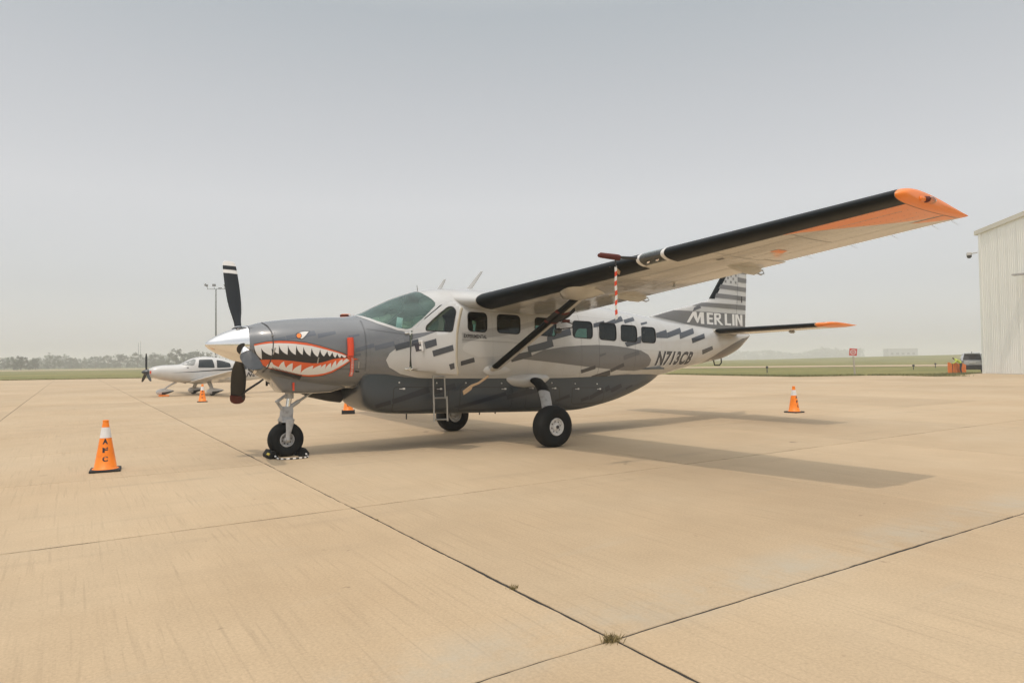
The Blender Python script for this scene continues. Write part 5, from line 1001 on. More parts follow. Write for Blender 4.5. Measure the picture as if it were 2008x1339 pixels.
MB().tube([P0 + V3(*q) for q in ((.02, 0, -.06), (.14, 0, -.05), (.27, 0, -.08), (.25, 0, -.14), (.1, 0, -.16), (.0, 0, -.17))], .010, 6).build('loop', 'line_dark', sv)
MB().lathe([(.01, -.07), (.045, -.05), (.05, .02), (.02, .07)], P0 + V3(-.05, 0, -.20), (1, 0, .1), 12, True).build('weight', 'black_decal', sv, smooth=50)
MB().box(P0 + V3(.12, 0, -.03), (.16, .03, .05), bev=.012).build('clip', 'red_cover', sv)
# red vent plug with streamer on the cowling
rp = empty('vent_plug', on_skin(.84, 1.75, .03), 0, 'bright red plug with a lettered streamer on the cowling behind the shark mouth', 'vent plug'); B0 = rp.location.copy()
def onl(x, z, off): return on_skin(x, z, off) - B0
MB().tube([onl(.835, 1.885, .045), onl(.835, 1.75, .045), onl(.835, 1.61, .04)], [.052, .052, .050], 18).build('plug', 'red_bright', rp, smooth=40)
sp = [(.855, 1.60), (.868, 1.52), (.872, 1.44), (.880, 1.36), (.874, 1.285)]
MB().loft([[onl(x - .027, z, .006), onl(x + .027, z, .006), onl(x + .027, z, .011), onl(x - .027, z, .011)] for x, z in sp]).build('streamer', 'red_bright', rp)
tx = text2d('REMOVE BEFORE FLIGHT', 0, .01); q_ = drape(quadmap([[(1 - y, x) for x, y in P_] for P_ in tx], (.880 - .017, 1.30), (.880 + .017, 1.30), (.868 - .017, 1.58), (.868 + .017, 1.58)), 'streamer_lettering', 'white_decal', rp, .0135); q_.location = -B0
# propeller boot and tie strap
th = TH + 2 * math.pi / 3; dv = blade_dir(th); tv = V3(0, math.cos(th), -math.sin(th))
pb = empty('propeller_tie', HUB + dv * 1.3, 0, 'dark red boot over the lower propeller blade tip with black tie strap', 'propeller tie')
MB().loft([[dv * (r - 1.3) + V3(1, 0, 0) * c_ * math.cos(a) + tv * t_ * math.sin(a) for a in np.linspace(0, 2 * math.pi, 17)[:-1]] for r, c_, t_ in ((1.20, .124, .022), (1.26, .125, .023), (1.33, .118, .022), (1.38, .095, .018), (1.41, .05, .01))]).build('boot', 'red_cover', pb, smooth=60)
base = HUB + dv * 1.3; pts = [V3(-.50, .86, .96), V3(-.45, .66, 1.06), V3(-.30, .42, 1.20), V3(-.24, .30, 1.275)]
MB().tube([p - base for p in pts], [.012, .022, .020, .016], 8, sx=.5).build('strap', 'seat_dark', pb); MB().box(V3(-.225, .28, 1.21) - base, (.035, .01, .15)).build('strap_end', 'seat_dark', pb)
o = MB().box((1.16, .34, 2.335), (.24, .05, .035), Matrix.Rotation(R_(-3), 3, 'Y'), bev=.012).build('tip_stand_in', 'red_cover'); tag(o, 'dark red strip added at the base of the windscreen, standing in for the far wing tip', 'wiper cover')  # added dark red strip, stands in for the hidden far wing tip
ts = MB(); ts.loft([[V3(x, -.90 + dy, z) for dy in (-.012, .012)] + [V3(x + .012, -.90 + dy, z - w2) for dy in (.012, -.012)] for x, z, w2 in ((3.32, 1.245, .03), (3.12, 1.13, .03), (2.98, 1.09, .035), (2.95, 1.075, .075), (2.80, .985, .07))])
o = ts.build('tie_down_tag', 'tan_strap'); tag(o, 'tan tag blowing from the foot of the wing strut', 'tag')
# chocks and rope at the nose wheel
for (x, sgx, lab) in ((-.235, 1, 'black rubber chock with yellow mark in front of the nose wheel'), (.235, -1, 'black rubber chock behind the nose wheel')):
    c_ = empty('wheel_chock', (x, -.02, 0), 0, lab, 'chock', 'nose wheel chocks')
    mb = MB(); pr = [(-.075, .0), (-.085, .05), (-.03, .125), (.02, .115), (.055, .04), (.075, 0)]; pr = [(a * sgx, b) for a, b in pr]; mb.loft([[V3(a * k, y, b * k2) for a, b in pr] for y, k, k2 in ((-.21, .92, .94), (-.19, 1, 1), (.19, 1, 1), (.21, .92, .94))]); mb.build('block', 'rubber', c_, smooth=30)
    if sgx > 0: MB().box((-.075, -.12, .075), (.012, .12, .035), Matrix.Rotation(R_(35), 3, 'Y')).build('yellow_mark', mat('yellow_mark', (.65, .5, .06), .6), c_)
rp_ = empty('chock_rope', (0, -.3, 0), 0, 'black and white rope joining the nose wheel chocks', 'rope')
cp = [Vector((-.235, -.23, .06)), Vector((-.22, -.33, .02)), Vector((-.15, -.42, .014)), Vector((-.02, -.46, .014)), Vector((.12, -.46, .014)), Vector((.22, -.42, .014)), Vector((.255, -.33, .014)), Vector((.245, -.23, .06))]
fine = []
for i in range(len(cp) - 1):
    p0, p1, p2, p3 = cp[max(i - 1, 0)], cp[i], cp[i + 1], cp[min(i + 2, len(cp) - 1)]
    for t_ in np.linspace(0, 1, 7)[:-1]: fine.append(.5 * ((2 * p1) + (p2 - p0) * t_ + (2 * p0 - 5 * p1 + 4 * p2 - p3) * t_ ** 2 + (-p0 + 3 * p1 - 3 * p2 + p3) * t_ ** 3))
for k in range(0, len(fine) - 2, 2): MB().tube([p + V3(0, .3, 0) for p in fine[k:k + 3]], .013, 8).build('rope_section', 'white_decal' if (k // 2) % 2 else 'black_decal', rp_, smooth=50)
# ------------------------------------------------------------------ cones
def cone(loc, rz, label, stack=1, lean=0.0):
    c_ = empty('traffic_cone', loc, rz, label, 'traffic cone', 'orange cones round the aircraft'); c_.rotation_euler[0] = lean; c_.scale = (1.025,) * 3
    z0 = 0.0
    for k in range(stack):
        MB().box((0, 0, z0 + .018), (.375 - .004 * k, .375 - .004 * k, .034), bev=.010).build('base', 'cone_base', c_); z0 += .036
    z0 -= .006
    def r_(z): return .142 - (.142 - .032) * (z / .67)
    def part(a, b, m, nm, e=0.0): MB().lathe([(r_(a) + e, z0 + a), (r_((a + b) / 2) + e, z0 + (a + b) / 2), (r_(b) + e, z0 + b)], (0, 0, 0), seg=40, caps=(nm == 'cone_tip')).build(nm, m, c_, smooth=60)
    MB().lathe([(.165, z0 + .004), (.155, z0 + .012), (r_(.012), z0 + .02), (r_(.2), z0 + .2), (r_(.44), z0 + .44)], (0, 0, 0), seg=40).build('cone_body', 'cone_orange', c_, smooth=60)
    part(.43, .575, 'cone_white', 'reflective_collar', .0025); part(.574, .655, 'cone_orange', 'cone_tip')
    MB().lathe([(r_(.655) + .004, z0 + .653), (r_(.655) + .004, z0 + .672), (.022, z0 + .675), (.020, z0 + .66)], (0, 0, 0), seg=24).build('cone_rim', 'cone_orange', c_, smooth=40)
    for ch_, zc in (('A', .385), ('F', .268), ('C', .148)):
        mb = MB()
        for P_ in text2d(ch_, 0, .05):
            n_ = len(P_); vs_ = []
            for x, y in P_:
                z = zc - .036 + .072 * y; rr = r_(z) + .0022; a = -math.pi / 2 + (x - .5) * .066 / rr; vs_.append((rr * math.cos(a), rr * math.sin(a), z0 + z))
            mb.add(vs_, [tuple(range(n_))])
        mb.build('stencil_letter', 'black_decal', c_, fix=False)
    return c_
def face(x, y, extra=0.0): return math.atan2(CY - y, CX - x) + math.pi / 2 + extra
cone((-2.50, .10, 0), face(-2.5, .1, -.05), 'orange cone lettered AFC on the open concrete left of the nose wheel')
cone((1.90, 18.5, 0), face(1.9, 18.5), 'small orange cone in front of the white low-wing aircraft', lean=-.03)
cone((4.14, 8.2, 0), face(4.14, 8.2, .0), 'orange cone on a thick stacked black base behind the cargo pod nose', stack=3)
cone((13.76, -.1, 0), face(13.76, -.1, .95), 'orange cone with its letters turned right, under the tail side of the aircraft')
# ------------------------------------------------------------------ white low-wing aircraft behind
cz = empty('light_aircraft', (1.28, 25.4, 0), R_(8), 'white low-wing light aircraft with dark propeller parked behind the grey nose', 'aircraft')
CS = np.array([[-.71, 1.56, 1.20, .19], [-.59, 1.62, 1.12, .33], [-.35, 1.71, 1.02, .42], [.12, 1.765, .89, .49], [.59, 1.78, .80, .54], [.88, 1.805, .765, .565], [1.24, 1.975, .73, .59], [1.64, 2.16, .705, .61], [2.24, 2.25, .69, .62], [2.82, 2.21, .685, .62], [3.53, 2.07, .69, .57], [4.35, 1.90, .73, .45], [5.3, 1.80, .82, .30], [6.35, 1.73, .99, .16], [6.82, 1.70, 1.15, .07]])
cz.scale = (.85,) * 3
def cpar(x): return [float(pchip(CS[:, 0], CS[:, k], x)) for k in (1, 2, 3)]
def chalf(x, z):
    zt, zb_, w_ = cpar(x); zm = zb_ + (zt - zb_) * .52; t_ = (z - zm) / (zt - zm) if z > zm else (zm - z) / (zm - zb_); t_ = min(abs(t_), .995); return w_ * (1 - t_ ** 2.3) ** (1 / 2.3)
rr = []
for x in np.concatenate([np.linspace(-.71, 1.0, 16), np.linspace(1.1, 6.82, 34)]):
    zt, zb_, w_ = cpar(x); zm = zb_ + (zt - zb_) * .52
    rr.append([V3(x, w_ * math.copysign(abs(math.cos(a)) ** (2 / 2.3), math.cos(a)), zm + (zt - zm if math.sin(a) > 0 else zm - zb_) * math.copysign(abs(math.sin(a)) ** (2 / 2.3), math.sin(a))) for a in np.linspace(0, 2 * math.pi, 41)[:-1]])
cfu = MB().loft(rr).build('fuselage', 'white_paint', cz, smooth=50)
def cdrape(P_, nm, m, par, off=.004, step=.1):
    b_ = grid2d([P_] if isinstance(P_[0][0], (float, int)) else P_, step); vs_ = [v.co.copy() for v in b_.verts]; b_.verts.index_update(); fs_ = [[v.index for v in f.verts] for f in b_.faces]; b_.free(); me_ = bpy.data.meshes.new(nm); me_.from_pydata([(v.x, -chalf(v.x, v.y) - off, v.y) for v in vs_], [], fs_); return link(nm, me_, m, par, 180)
cdrape([(.88, 1.79), (1.15, 1.75), (1.45, 1.72), (1.55, 1.76), (1.70, 2.08), (1.60, 2.11), (1.35, 2.0), (1.1, 1.885)], 'windscreen', 'grey_glass', cfu)
cdrape(rounded([(1.74, 1.60), (1.85, 2.07), (2.60, 2.08), (2.68, 1.58)], .06, 3), 'side_window', 'dark_glass', cfu); cdrape(rounded([(2.80, 1.57), (2.83, 2.05), (3.2, 1.99), (3.62, 1.84), (3.64, 1.60)], .06, 3), 'side_window', 'dark_glass', cfu)
cdrape([(.35, 1.33), (1.4, 1.38), (2.4, 1.45), (3.6, 1.52), (4.6, 1.58), (4.6, 1.46), (3.6, 1.43), (2.4, 1.39), (1.4, 1.34)], 'cheat_line', 'navy', cfu); cdrape([(3.6, 1.52), (4.2, 1.70), (5.3, 1.62), (4.6, 1.46), (3.6, 1.43)], 'cheat_line', 'navy', cfu, .005)
cdrape(quadmap(text2d('N6935L', .05, .04, 1.1), (4.60, .98), (6.2, 1.06), (4.65, 1.30), (6.2, 1.35)), 'registration', 'letter_dark', cfu, .005)
cdrape([(1.15, 1.58), (1.25, 1.58), (1.25, 1.63), (1.15, 1.63)], 'cowl_vent', 'line_dark', cfu, .005)
MB().lathe([(.003, 0), (.06, .05), (.12, .15), (.165, .28), (.185, .36)], (-1.08, 0, 1.39), (1, 0, 0), 28, True).build('spinner', 'navy', cz, smooth=50)
for k in range(3):
    t_ = R_(2) + k * 2 * math.pi / 3; d = V3(0, math.sin(t_), math.cos(t_)); e = V3(.75, 0, 0) + V3(0, math.cos(t_), -math.sin(t_)) * .5
    MB().loft([[V3(-.82, 0, 1.39) + d * r * 1.06 + e * c_ * math.cos(a) + V3(.02, 0, 0) * math.sin(a) for a in np.linspace(0, 2 * math.pi, 11)[:-1]] for r, c_ in ((.1, .05), (.3, .085), (.6, .09), (.85, .07), (.99, .03))]).build('propeller_blade', 'blade', cz, smooth=50)
MB().box((-.66, -.26, 1.38), (.10, .03, .16), bev=.01).build('intake_plug', 'red_bright', cz)
for sg in (-1, 1):
    ws_ = []
    for a, lx, tx, z in ((.0, 1.40, 2.95, .76), (.7, 1.43, 2.92, .84), (3, 1.58, 2.78, 1.11), (5.4, 1.76, 2.62, 1.40), (5.75, 1.95, 2.58, 1.46), (5.84, 2.2, 2.5, 1.49)):
        ws_.append([V3(lx + (tx - lx) * s, sg * a, z + (1 if u else -1) * (tx - lx) * .13 * thick(s) - (tx - lx) * s * .035) for s, u in contour(1.0, 12)[:-1]])
    wg = MB().loft(ws_).build('wing', 'white_paint', cz, smooth=50)
    for a in (1.4, 2.5, 3.9): MB().loft([[V3(2.45 + t_ * .45, sg * (a + dy), .76 + .118 * a - .02 + dz * k) for dy, dz in ((-.03, 0), (.03, 0), (.02, -.1), (-.02, -.1))] for t_, k in ((0, .3), (.6, 1.1), (1, .6))]).build('flap_hinge', 'white_paint', wg)
    MB().loft([[V3(6.2 + .6 * s, sg * a, 1.60 + (1 if u else -1) * .6 * .09 * thick(s)) for s, u in contour(1.0, 10)[:-1]] for a, s_ in ((.05, 0), (1.9, 1))]).build('tailplane', 'white_paint', cz, smooth=50)
    lg = MB(); lg.loft([[V3(2.20 + c_ * w1, sg * y + s_ * .03, z) for c_, s_ in ((1, 0), (.5, .8), (-.5, .8), (-1, 0), (-.5, -.8), (.5, -.8))] for y, z, w1 in ((.85, .92, .16), (1.3, .62, .12), (1.62, .33, .10))]); lgo = lg.build('gear_leg', 'white_paint', cz, smooth=40)
    def spat(x, y, par, up=0.0):
        rr2 = []
        for dx, k in ((-.34, .06), (-.28, .6), (-.12, .95), (.05, 1), (.25, .75), (.45, .45), (.62, .12)):
            rr2.append([V3(x + dx, y + .12 * k * math.cos(a), .25 + .02 * dx + (.19 * k) * math.sin(a) + .05 * max(dx, 0)) for a in np.linspace(0, 2 * math.pi, 15)[:-1]])
        sp_ = MB().loft(rr2).build('wheel_fairing', 'white_paint', par, smooth=60)
        MB().loft([[V3(x + dx, y + (.12 * k + .004) * math.cos(a), .25 + .02 * dx + (.19 * k + .004) * math.sin(a) + .05 * max(dx, 0)) for a in np.linspace(math.pi * 1.02, math.pi * 1.98, 9)] for dx, k in ((-.05, .98), (.05, 1), (.25, .75), (.45, .45), (.62, .12))], False, False, closed=False).build('fairing_stripe', 'navy', sp_, smooth=180, fix=False)
        mb = MB().lathe([(.05, -.06), (.15, -.065), (.185, -.03), (.185, .03), (.15, .065), (.05, .06)], (x, y, .185), (0, 1, 0), 24, True); mb.build('tyre', 'rubber', par, smooth=50)
    spat(2.2, sg * 1.66, lgo)
MB().tube([(.75, 0, .80), (.35, 0, .58), (.05, 0, .36)], [.06, .05, .05], 10).build('nose_leg', 'white_paint', cz, smooth=50); spat(0, 0, cz)
MB().loft([[V3(x, y, z) for x, y in ((l, 0), (l + (t_ - l) * .3, -.05 * k), (t_, 0), (l + (t_ - l) * .3, .05 * k))] for z, l, t_, k in ((1.6, 5.5, 6.8, 1), (2.0, 6.1, 6.95, .9), (2.72, 6.55, 7.15, .6))]).build('fin', 'white_paint', cz, smooth=40)
MB().loft([[V3(2.95 + k * .12 + dx, dy, 2.27 + k * .22) for dx, dy in ((-.06, 0), (0, .01), (.06, 0), (0, -.01))] for k in (0, 1)]).build('blade_antenna', 'white_paint', cz); MB().tube([(3.3, 0, 2.2), (3.6, 0, 2.55)], .012, 5).build('whip_antenna', 'white_paint', cz)
MB().lathe([(.05, 0), (.05, .05), (.01, .07)], (2.35, 0, 2.27), seg=10, caps=True).build('beacon', 'white_paint', cz); MB().tube([(1.0, -.1, .78), (1.25, -.1, .70)], .03, 6).build('exhaust_pipe', 'steel', cz)
o = MB().box((1.33, 25.25, .04), (.45, .28, .07), bev=.015).build('wheel_chock', 'orange_paint'); tag(o, 'orange chock under the nose wheel of the white aircraft', 'chock')

# ------------------------------------------------------------------ hangar
hang = empty('hangar', (63.05, 14.17, 0), 0, 'large white corrugated metal hangar at the right edge of the apron', 'hangar')
HW = Vector((-0.53, -0.848, 0)).normalized(); HD = Vector((0.848, -0.53, 0)); HO = Vector((0, 0, 0)); HE = 12.35; SLP = 0.10
def hp(a, d, z): return HO + HW * a + HD * d + Vector((0, 0, z))
core = MB(); WID = 36
core.add([hp(0, 0.06, 0), hp(WID, 0.06, 0), hp(WID, 0.06, HE), hp(WID / 2, 0.06, HE + SLP * WID / 2), hp(0, 0.06, HE), hp(0, 40, 0), hp(WID, 40, 0), hp(WID, 40, HE), hp(WID / 2, 40, HE + SLP * WID / 2), hp(0, 40, HE)],
         [(0, 1, 2, 3, 4), (9, 8, 7, 6, 5), (0, 4, 9, 5), (1, 6, 7, 2), (4, 3, 8, 9), (3, 2, 7, 8)])
hw = core.build('wall', 'hangar_wall', hang)
nb = 0
for k in range(36):     # sheets of ribbed cladding, each about a metre wide
    mb = MB(); ring0, ring1 = [], []
    a0 = k * 1.0 + 0.004; prof = []
    for r in range(5):
        b = a0 + r * 0.2; prof += [(b, 0.05), (b + 0.13, 0.05), (b + 0.148, 0.022), (b + 0.178, 0.022), (b + 0.195, 0.05)]
    prof[-1] = (a0 + 0.992, 0.05)
    zt = lambda a: HE + SLP * (a if a < WID / 2 else WID - a) - 0.02
    v0 = [hp(a, d, 0.05) for a, d in prof]; v1 = [hp(a, d, zt(a)) for a, d in prof]; n = len(prof)
    mb.add(v0 + v1, [(i, i + 1, n + i + 1, n + i) for i in range(n - 1)])
    off = 0.006 * (k % 2)
    o = mb.build('cladding_sheet', 'hangar_wall', hw, fix=False); o.location = -HD * off
tm = MB()
for s0, s1 in ((-0.45, WID / 2), (WID / 2, WID + 0.45)):
    z0 = HE + SLP * (s0 if s0 < WID / 2 else WID - s0); z1 = HE + SLP * (s1 if s1 <= WID / 2 else WID - s1)
    if s1 == WID / 2: z1 = HE + SLP * WID / 2
    tm.loft([[hp(s, -0.10, z - 0.32), hp(s, -0.10, z + 0.06), hp(s, 0.35, z + 0.06), hp(s, 0.35, z - 0.32)] for s, z in ((s0, z0), (s1, z1))])
tm.build('roof_fascia', 'hangar_trim', hang)
MB().add([], []).loft([[hp(-0.05, -0.04, z), hp(0.22, -0.04, z), hp(0.22, 0.05, z), hp(-0.05, 0.3, z)] for z in (0, HE - 0.3)]).build('corner_trim', 'hangar_wall', hang)
cw = Vector(hp(5.1, -0.4, 7.9)); MB().box(cw, (0.6, 1.3, 0.12)).build('door_canopy', 'gear_grey', hang)
cm = MB(); p = hp(-0.1, -0.1, 10.45); q = hp(-0.75, -0.35, 10.45); cm.tube([p, q], 0.06, 8)
cam_o = cm.build('camera_bracket', 'white_paint', hang, smooth=60)
cb = MB(); cb.lathe([(0.02, 0.12), (0.2, 0.10), (0.22, -0.1), (0.2, -0.16)], q, seg=16, caps=True); cb.build('camera_housing', 'white_paint', cam_o, smooth=50)
cb = MB(); cb.lathe([(0.2, -0.16), (0.19, -0.28), (0.12, -0.38), (0.01, -0.42)], q, seg=16, caps=True); cb.build('camera_dome', 'dark_glass', cam_o, smooth=50)
# ------------------------------------------------------------------ suv
suv = empty('parked_suv', (CX + 73.5 * math.cos(.3762), CY + 73.5 * math.sin(.3762), 0.0), .40, 'silver suv with black lower body parked behind the hangar corner', 'suv')
def P(*a): return a
sb = MB()   # local x forward (away from camera), y left, z up ; rear at x=0
def sring(x, w, zb, zt, wt): return [(x, -w, zb), (x, -w * 1.0, zb + (zt - zb) * .55), (x, -wt, zt - .05), (x, -wt * .8, zt), (x, wt * .8, zt), (x, wt, zt - .05), (x, w, zb + (zt - zb) * .55), (x, w, zb)]
sb.loft([sring(0.0, .86, .52, 1.12, .84), sring(0.1, .93, .36, 1.14, .88), sring(0.9, .96, .34, 1.12, .90), sring(3.3, .96, .34, 1.08, .9), sring(4.3, .92, .36, .96, .84), sring(4.6, .78, .45, .82, .7)])
body = sb.build('body', 'car_silver', suv, smooth=35)
cbn = MB(); cbn.loft([sring(0.05, .84, 1.06, 1.12, .80), sring(0.35, .82, 1.06, 1.72, .66), sring(0.9, .84, 1.06, 1.80, .67), sring(2.3, .84, 1.06, 1.78, .67), sring(3.3, .84, 1.05, 1.09, .8)])
cbn.build('roof', 'car_silver', suv, smooth=35)
rw = MB(); rw.add([(0.045, -.70, 1.17), (0.045, .70, 1.17), (0.30, .60, 1.64), (0.30, -.60, 1.64)], [(0, 1, 2, 3)]); o = rw.build('rear_window', 'car_glass', suv); o.location = (-0.03, 0, 0.01)
for s in (-1, 1):
    sw = MB(); sw.add([(0.55, s * .845, 1.16), (2.9, s * .845, 1.14), (2.2, s * .70, 1.68), (0.75, s * .71, 1.70)], [(0, 1, 2, 3)]); o = sw.build('side_window', 'car_glass', suv); o.location = (0, s * 0.015, 0)
    tl = MB(); tl.box((0.0, s * .74, 1.02), (.16, .26, .20), bev=.03); tl.build('tail_light', 'grey_glass', suv)
    for x in (0.95, 3.65):
        wm = MB(); wm.lathe([(.2, -.11), (.33, -.11), (.36, -.07), (.36, .07), (.33, .11), (.2, .11)], (x, s * .84, .36), (0, 1, 0), 24, True); wh = wm.build('wheel', 'rubber', suv, smooth=40)
        rm_ = MB(); rm_.lathe([(.02, .02), (.18, .05), (.22, .0)], (x, s * .93, .36), (0, s, 0), 20, True); rm_.build('rim', 'steel', wh, smooth=40)
MB().box((0.0, 0, .50), (.26, 1.84, .42), bev=.05).build('bumper', 'car_black', suv)
MB().box((-0.02, 0, .93), (.06, .50, .13), bev=.01).build('number_plate', 'white_paint', suv)
MB().box((0.35, 0, 1.74), (.34, 1.2, .05), bev=.02).build('spoiler', 'car_silver', suv)
MB().tube([(0.9, 0, 1.79), (0.84, 0, 1.93)], [.03, .012], 6).build('roof_antenna', 'car_black', suv)
# ------------------------------------------------------------------ orange barrier and worker
br = empty('orange_barrier', (61.0, 15.25, -0.04), 0, 'orange plastic barrier sheet standing on the grass beside the hangar', 'barrier')
dirw = Vector((0.16, -1, 0)).normalized()
def sheet(a, b, h0, h1, nm):
    mb = MB(); n = 14; ra, rb = [], []
    for i in range(n + 1):
        t = i / n; p = Vector(a) + (Vector(b) - Vector(a)) * t; wv = 0.05 * math.sin(t * 19); h = h0 + (h1 - h0) * t + 0.04 * math.sin(t * 11)
        ra.append((p.x + wv, p.y, 0)); rb.append((p.x + wv * .3, p.y, h))
    fr = ra + rb; bk = [(x + .03, y + .01, z) for x, y, z in fr]; k = n + 1
    mb.add(fr + bk, [(i, i + 1, k + i + 1, k + i) for i in range(n)] + [(2 * k + i, 3 * k + i, 3 * k + i + 1, 2 * k + i + 1) for i in range(n)] + [(k + i, k + i + 1, 3 * k + i + 1, 3 * k + i) for i in range(n)] + [(0, k, 3 * k, 2 * k), (n, 2 * k + n, 3 * k + n, k + n)])
    return mb.build(nm, 'barrier_orange', br, smooth=60)
sheet((-0.25, 0.72, 0), (0.25, 0.15, 0), 1.0, 0.95, 'panel'); sheet((0.15, 0.38, 0), (0.95, -.22, 0), 0.98, 0.85, 'panel')
MB().tube([(0.02, 0.42, 0), (0.0, 0.44, 1.0)], .025, 6).build('stake', 'car_black', br)
def person(loc, rz):
    r = empty('person', loc, rz, 'worker in yellow shirt and dark trousers bending over the orange barrier', 'person')
    J = {'pel': (0, 0, .92, .13, .15), 'sp': (.12, 0, 1.08, .12, .15), 'ch': (.30, 0, 1.22, .12, .17), 'nk': (.44, 0, 1.31, .055, .055), 'hd': (.56, 0, 1.38, .09, .085), 'hd2': (.63, 0, 1.36, .07, .07)}
    E_ = [('pel', 'sp'), ('sp', 'ch'), ('ch', 'nk'), ('nk', 'hd'), ('hd', 'hd2')]
    for s, t in ((1, 'l'), (-1, 'r')):
        J.update({t + 'h': (0, s * .10, .86, .10, .10), t + 'k': (.06, s * .15, .48, .07, .07), t + 'a': (-.02, s * .19, .09, .05, .05), t + 'f': (.12, s * .21, .05, .045, .045),
                  t + 's': (.32, s * .19, 1.22, .06, .06), t + 'e': (.45, s * .26, .98, .045, .045), t + 'w': (.64, s * .2, .93, .035, .035), t + 'n': (.74, s * .18, .92, .04, .03)})
        E_ += [('pel', t + 'h'), (t + 'h', t + 'k'), (t + 'k', t + 'a'), (t + 'a', t + 'f'), ('ch', t + 's'), (t + 's', t + 'e'), (t + 'e', t + 'w'), (t + 'w', t + 'n')]
    ks = list(J); me = bpy.data.meshes.new('body'); me.from_pydata([J[k][:3] for k in ks], [(ks.index(a), ks.index(b)) for a, b in E_], [])
    o = bpy.data.objects.new('body', me); COL.objects.link(o)
    sk = o.modifiers.new('skin', 'SKIN'); o.modifiers.new('sub', 'SUBSURF').levels = 2
    for i, k in enumerate(ks): me.skin_vertices[0].data[i].radius = J[k][3:]; me.skin_vertices[0].data[i].use_root = (k == 'pel')
    dg = bpy.context.evaluated_depsgraph_get(); m2 = bpy.data.meshes.new_from_object(o.evaluated_get(dg)); bpy.data.objects.remove(o)
    for mm in ('hivis', 'trousers', 'skin', 'hair'): m2.materials.append(MATS[mm])
    for p in m2.polygons:
        c = p.center; p.use_smooth = True
        if c.x > .47 and c.z > 1.2: p.material_index = 3 if c.z > 1.36 or c.x < .55 else 2
        elif c.x > .66: p.material_index = 2
        elif c.z < .98 - c.x * .5 and c.x < .3: p.material_index = 1
    b = bpy.data.objects.new('body', m2); COL.objects.link(b); b.parent = r
person((61.2, 15.1, -0.04), math.atan2(0.75, -0.35))
# ------------------------------------------------------------------ no-entry sign
sg = empty('no_entry_sign', (53.16, 20.0, -0.02), math.atan2(CX - 53.2, -(CY - 20.0)) , 'red square no entry sign on a leaning wooden post at the apron edge', 'sign')
sgn = math.atan2(20.0 - CY, 53.2 - CX)   # facing the camera side
sg.rotation_euler = (0, 0, sgn - math.pi / 2 + 0.25)
MB().tube([(0.07, 0.05, 0), (-0.02, 0.05, 1.62)], 0.075, 8).build('post', 'post_wood', sg)
rot = Matrix.Rotation(R_(5), 3, 'Y')
MB().box((-0.05, -0.03, 1.98), (0.60, 0.03, 0.60), rot).build('sign_panel', 'sign_red', sg)
def ringm(r0, r1, y, n=28):
    mb = MB(); a = [(-0.05 + r0 * math.cos(t), y, 1.98 + r0 * math.sin(t)) for t in np.linspace(0, 2 * math.pi, n)[:-1]]; b = [(-0.05 + r1 * math.cos(t), y, 1.98 + r1 * math.sin(t)) for t in np.linspace(0, 2 * math.pi, n)[:-1]]
    return mb.loft([a, b], False, False)
ringm(0.17, 0.225, -0.049).build('ring', 'white_decal', sg, fix=False)
MB().box((-0.05, -0.05, 1.98), (0.23, 0.006, 0.07), rot).build('bar', 'white_decal', sg)
# ------------------------------------------------------------------ floodlight mast, antenna masts, far building
def polar(px, dist):   # point on the ground in the direction of a compass bearing from the camera
    return Vector((CX, CY, 0)) + (Vector((_fw.x, _fw.y, 0)).normalized() * 1.0 + _rt * ((px - 1004) / CF)).normalized() * dist
mp_ = polar(423, 150); ml = empty('floodlight_mast', mp_, CYAW - math.pi / 2, 'tall thin floodlight mast behind the propeller of the grey aircraft', 'light mast')
MB().tube([(0, 0, 0), (0, 0, 16.9)], [.22, .11], 10).build('pole', 'mast_grey', ml, smooth=60)
MB().tube([(-1.75, 0, 16.9), (1.9, 0, 16.9)], .06, 8).build('crossarm', 'mast_grey', ml)
for x, tilt in ((-1.7, .5), (-.35, .0), (1.75, -.5)):
    m_ = MB(); m_.tube([(x, 0, 16.9), (x, 0, 17.35)], .05, 6); br_ = m_.build('bracket', 'mast_grey', ml)
    m_ = MB(); m_.box((x - tilt * .5, -.1, 17.7), (.66, .3, .48), Matrix.Rotation(tilt, 3, 'Y'), bev=.04); m_.build('floodlight', 'mast_grey', br_)
MB().box((.85, 0, 17.12), (.7, .25, .16)).build('sensor', 'mast_grey', ml)
for px, h in ((271.5, 20.5), (275.5, 22)):
    a = polar(px, 640); o = MB().tube([(0, 0, 0), (0, 0, h)], [.28, .16], 6).build('antenna_mast', 'mast_grey'); o.location = a
    tag(o, 'thin %s radio mast above the distant left tree line' % ('shorter left' if h < 21 else 'taller right'), 'mast', 'twin masts over the trees')
fb = empty('far_building', polar(1765, 1250), CYAW - math.pi / 2 - 0.15, 'long low building faint in the haze beyond the right field', 'building')
MB().box((0, 0, 7.4), (44, 20, 14.8)).build('wall', 'far_wall', fb)
MB().box((0, 0, 15.0), (45, 21, .5)).build('roof', 'hangar_trim', fb)
for k in range(5): MB().box((-16 + 8 * k, -10.1, 7), (4, .3, 3)).build('window', 'dark_glass', fb)
# small markers in the grass
for px, d, h, t in ((1790, 95, .35, 'left'), (1833, 110, .4, 'right'), (1503, 78, .45, 'far left')):
    o = empty('taxiway_light', polar(px, d), 0, 'small dark taxiway light in the grass, the %s one of three' % t, 'taxiway light', 'taxiway lights')
    MB().tube([(0, 0, -.05), (0, 0, h)], .05, 8).build('stem', 'car_black', o); MB().lathe([(.12, 0), (.15, .1), (.1, .2), (.01, .24)], (0, 0, h), seg=10, caps=True).build('lamp', 'car_black', o, smooth=60)
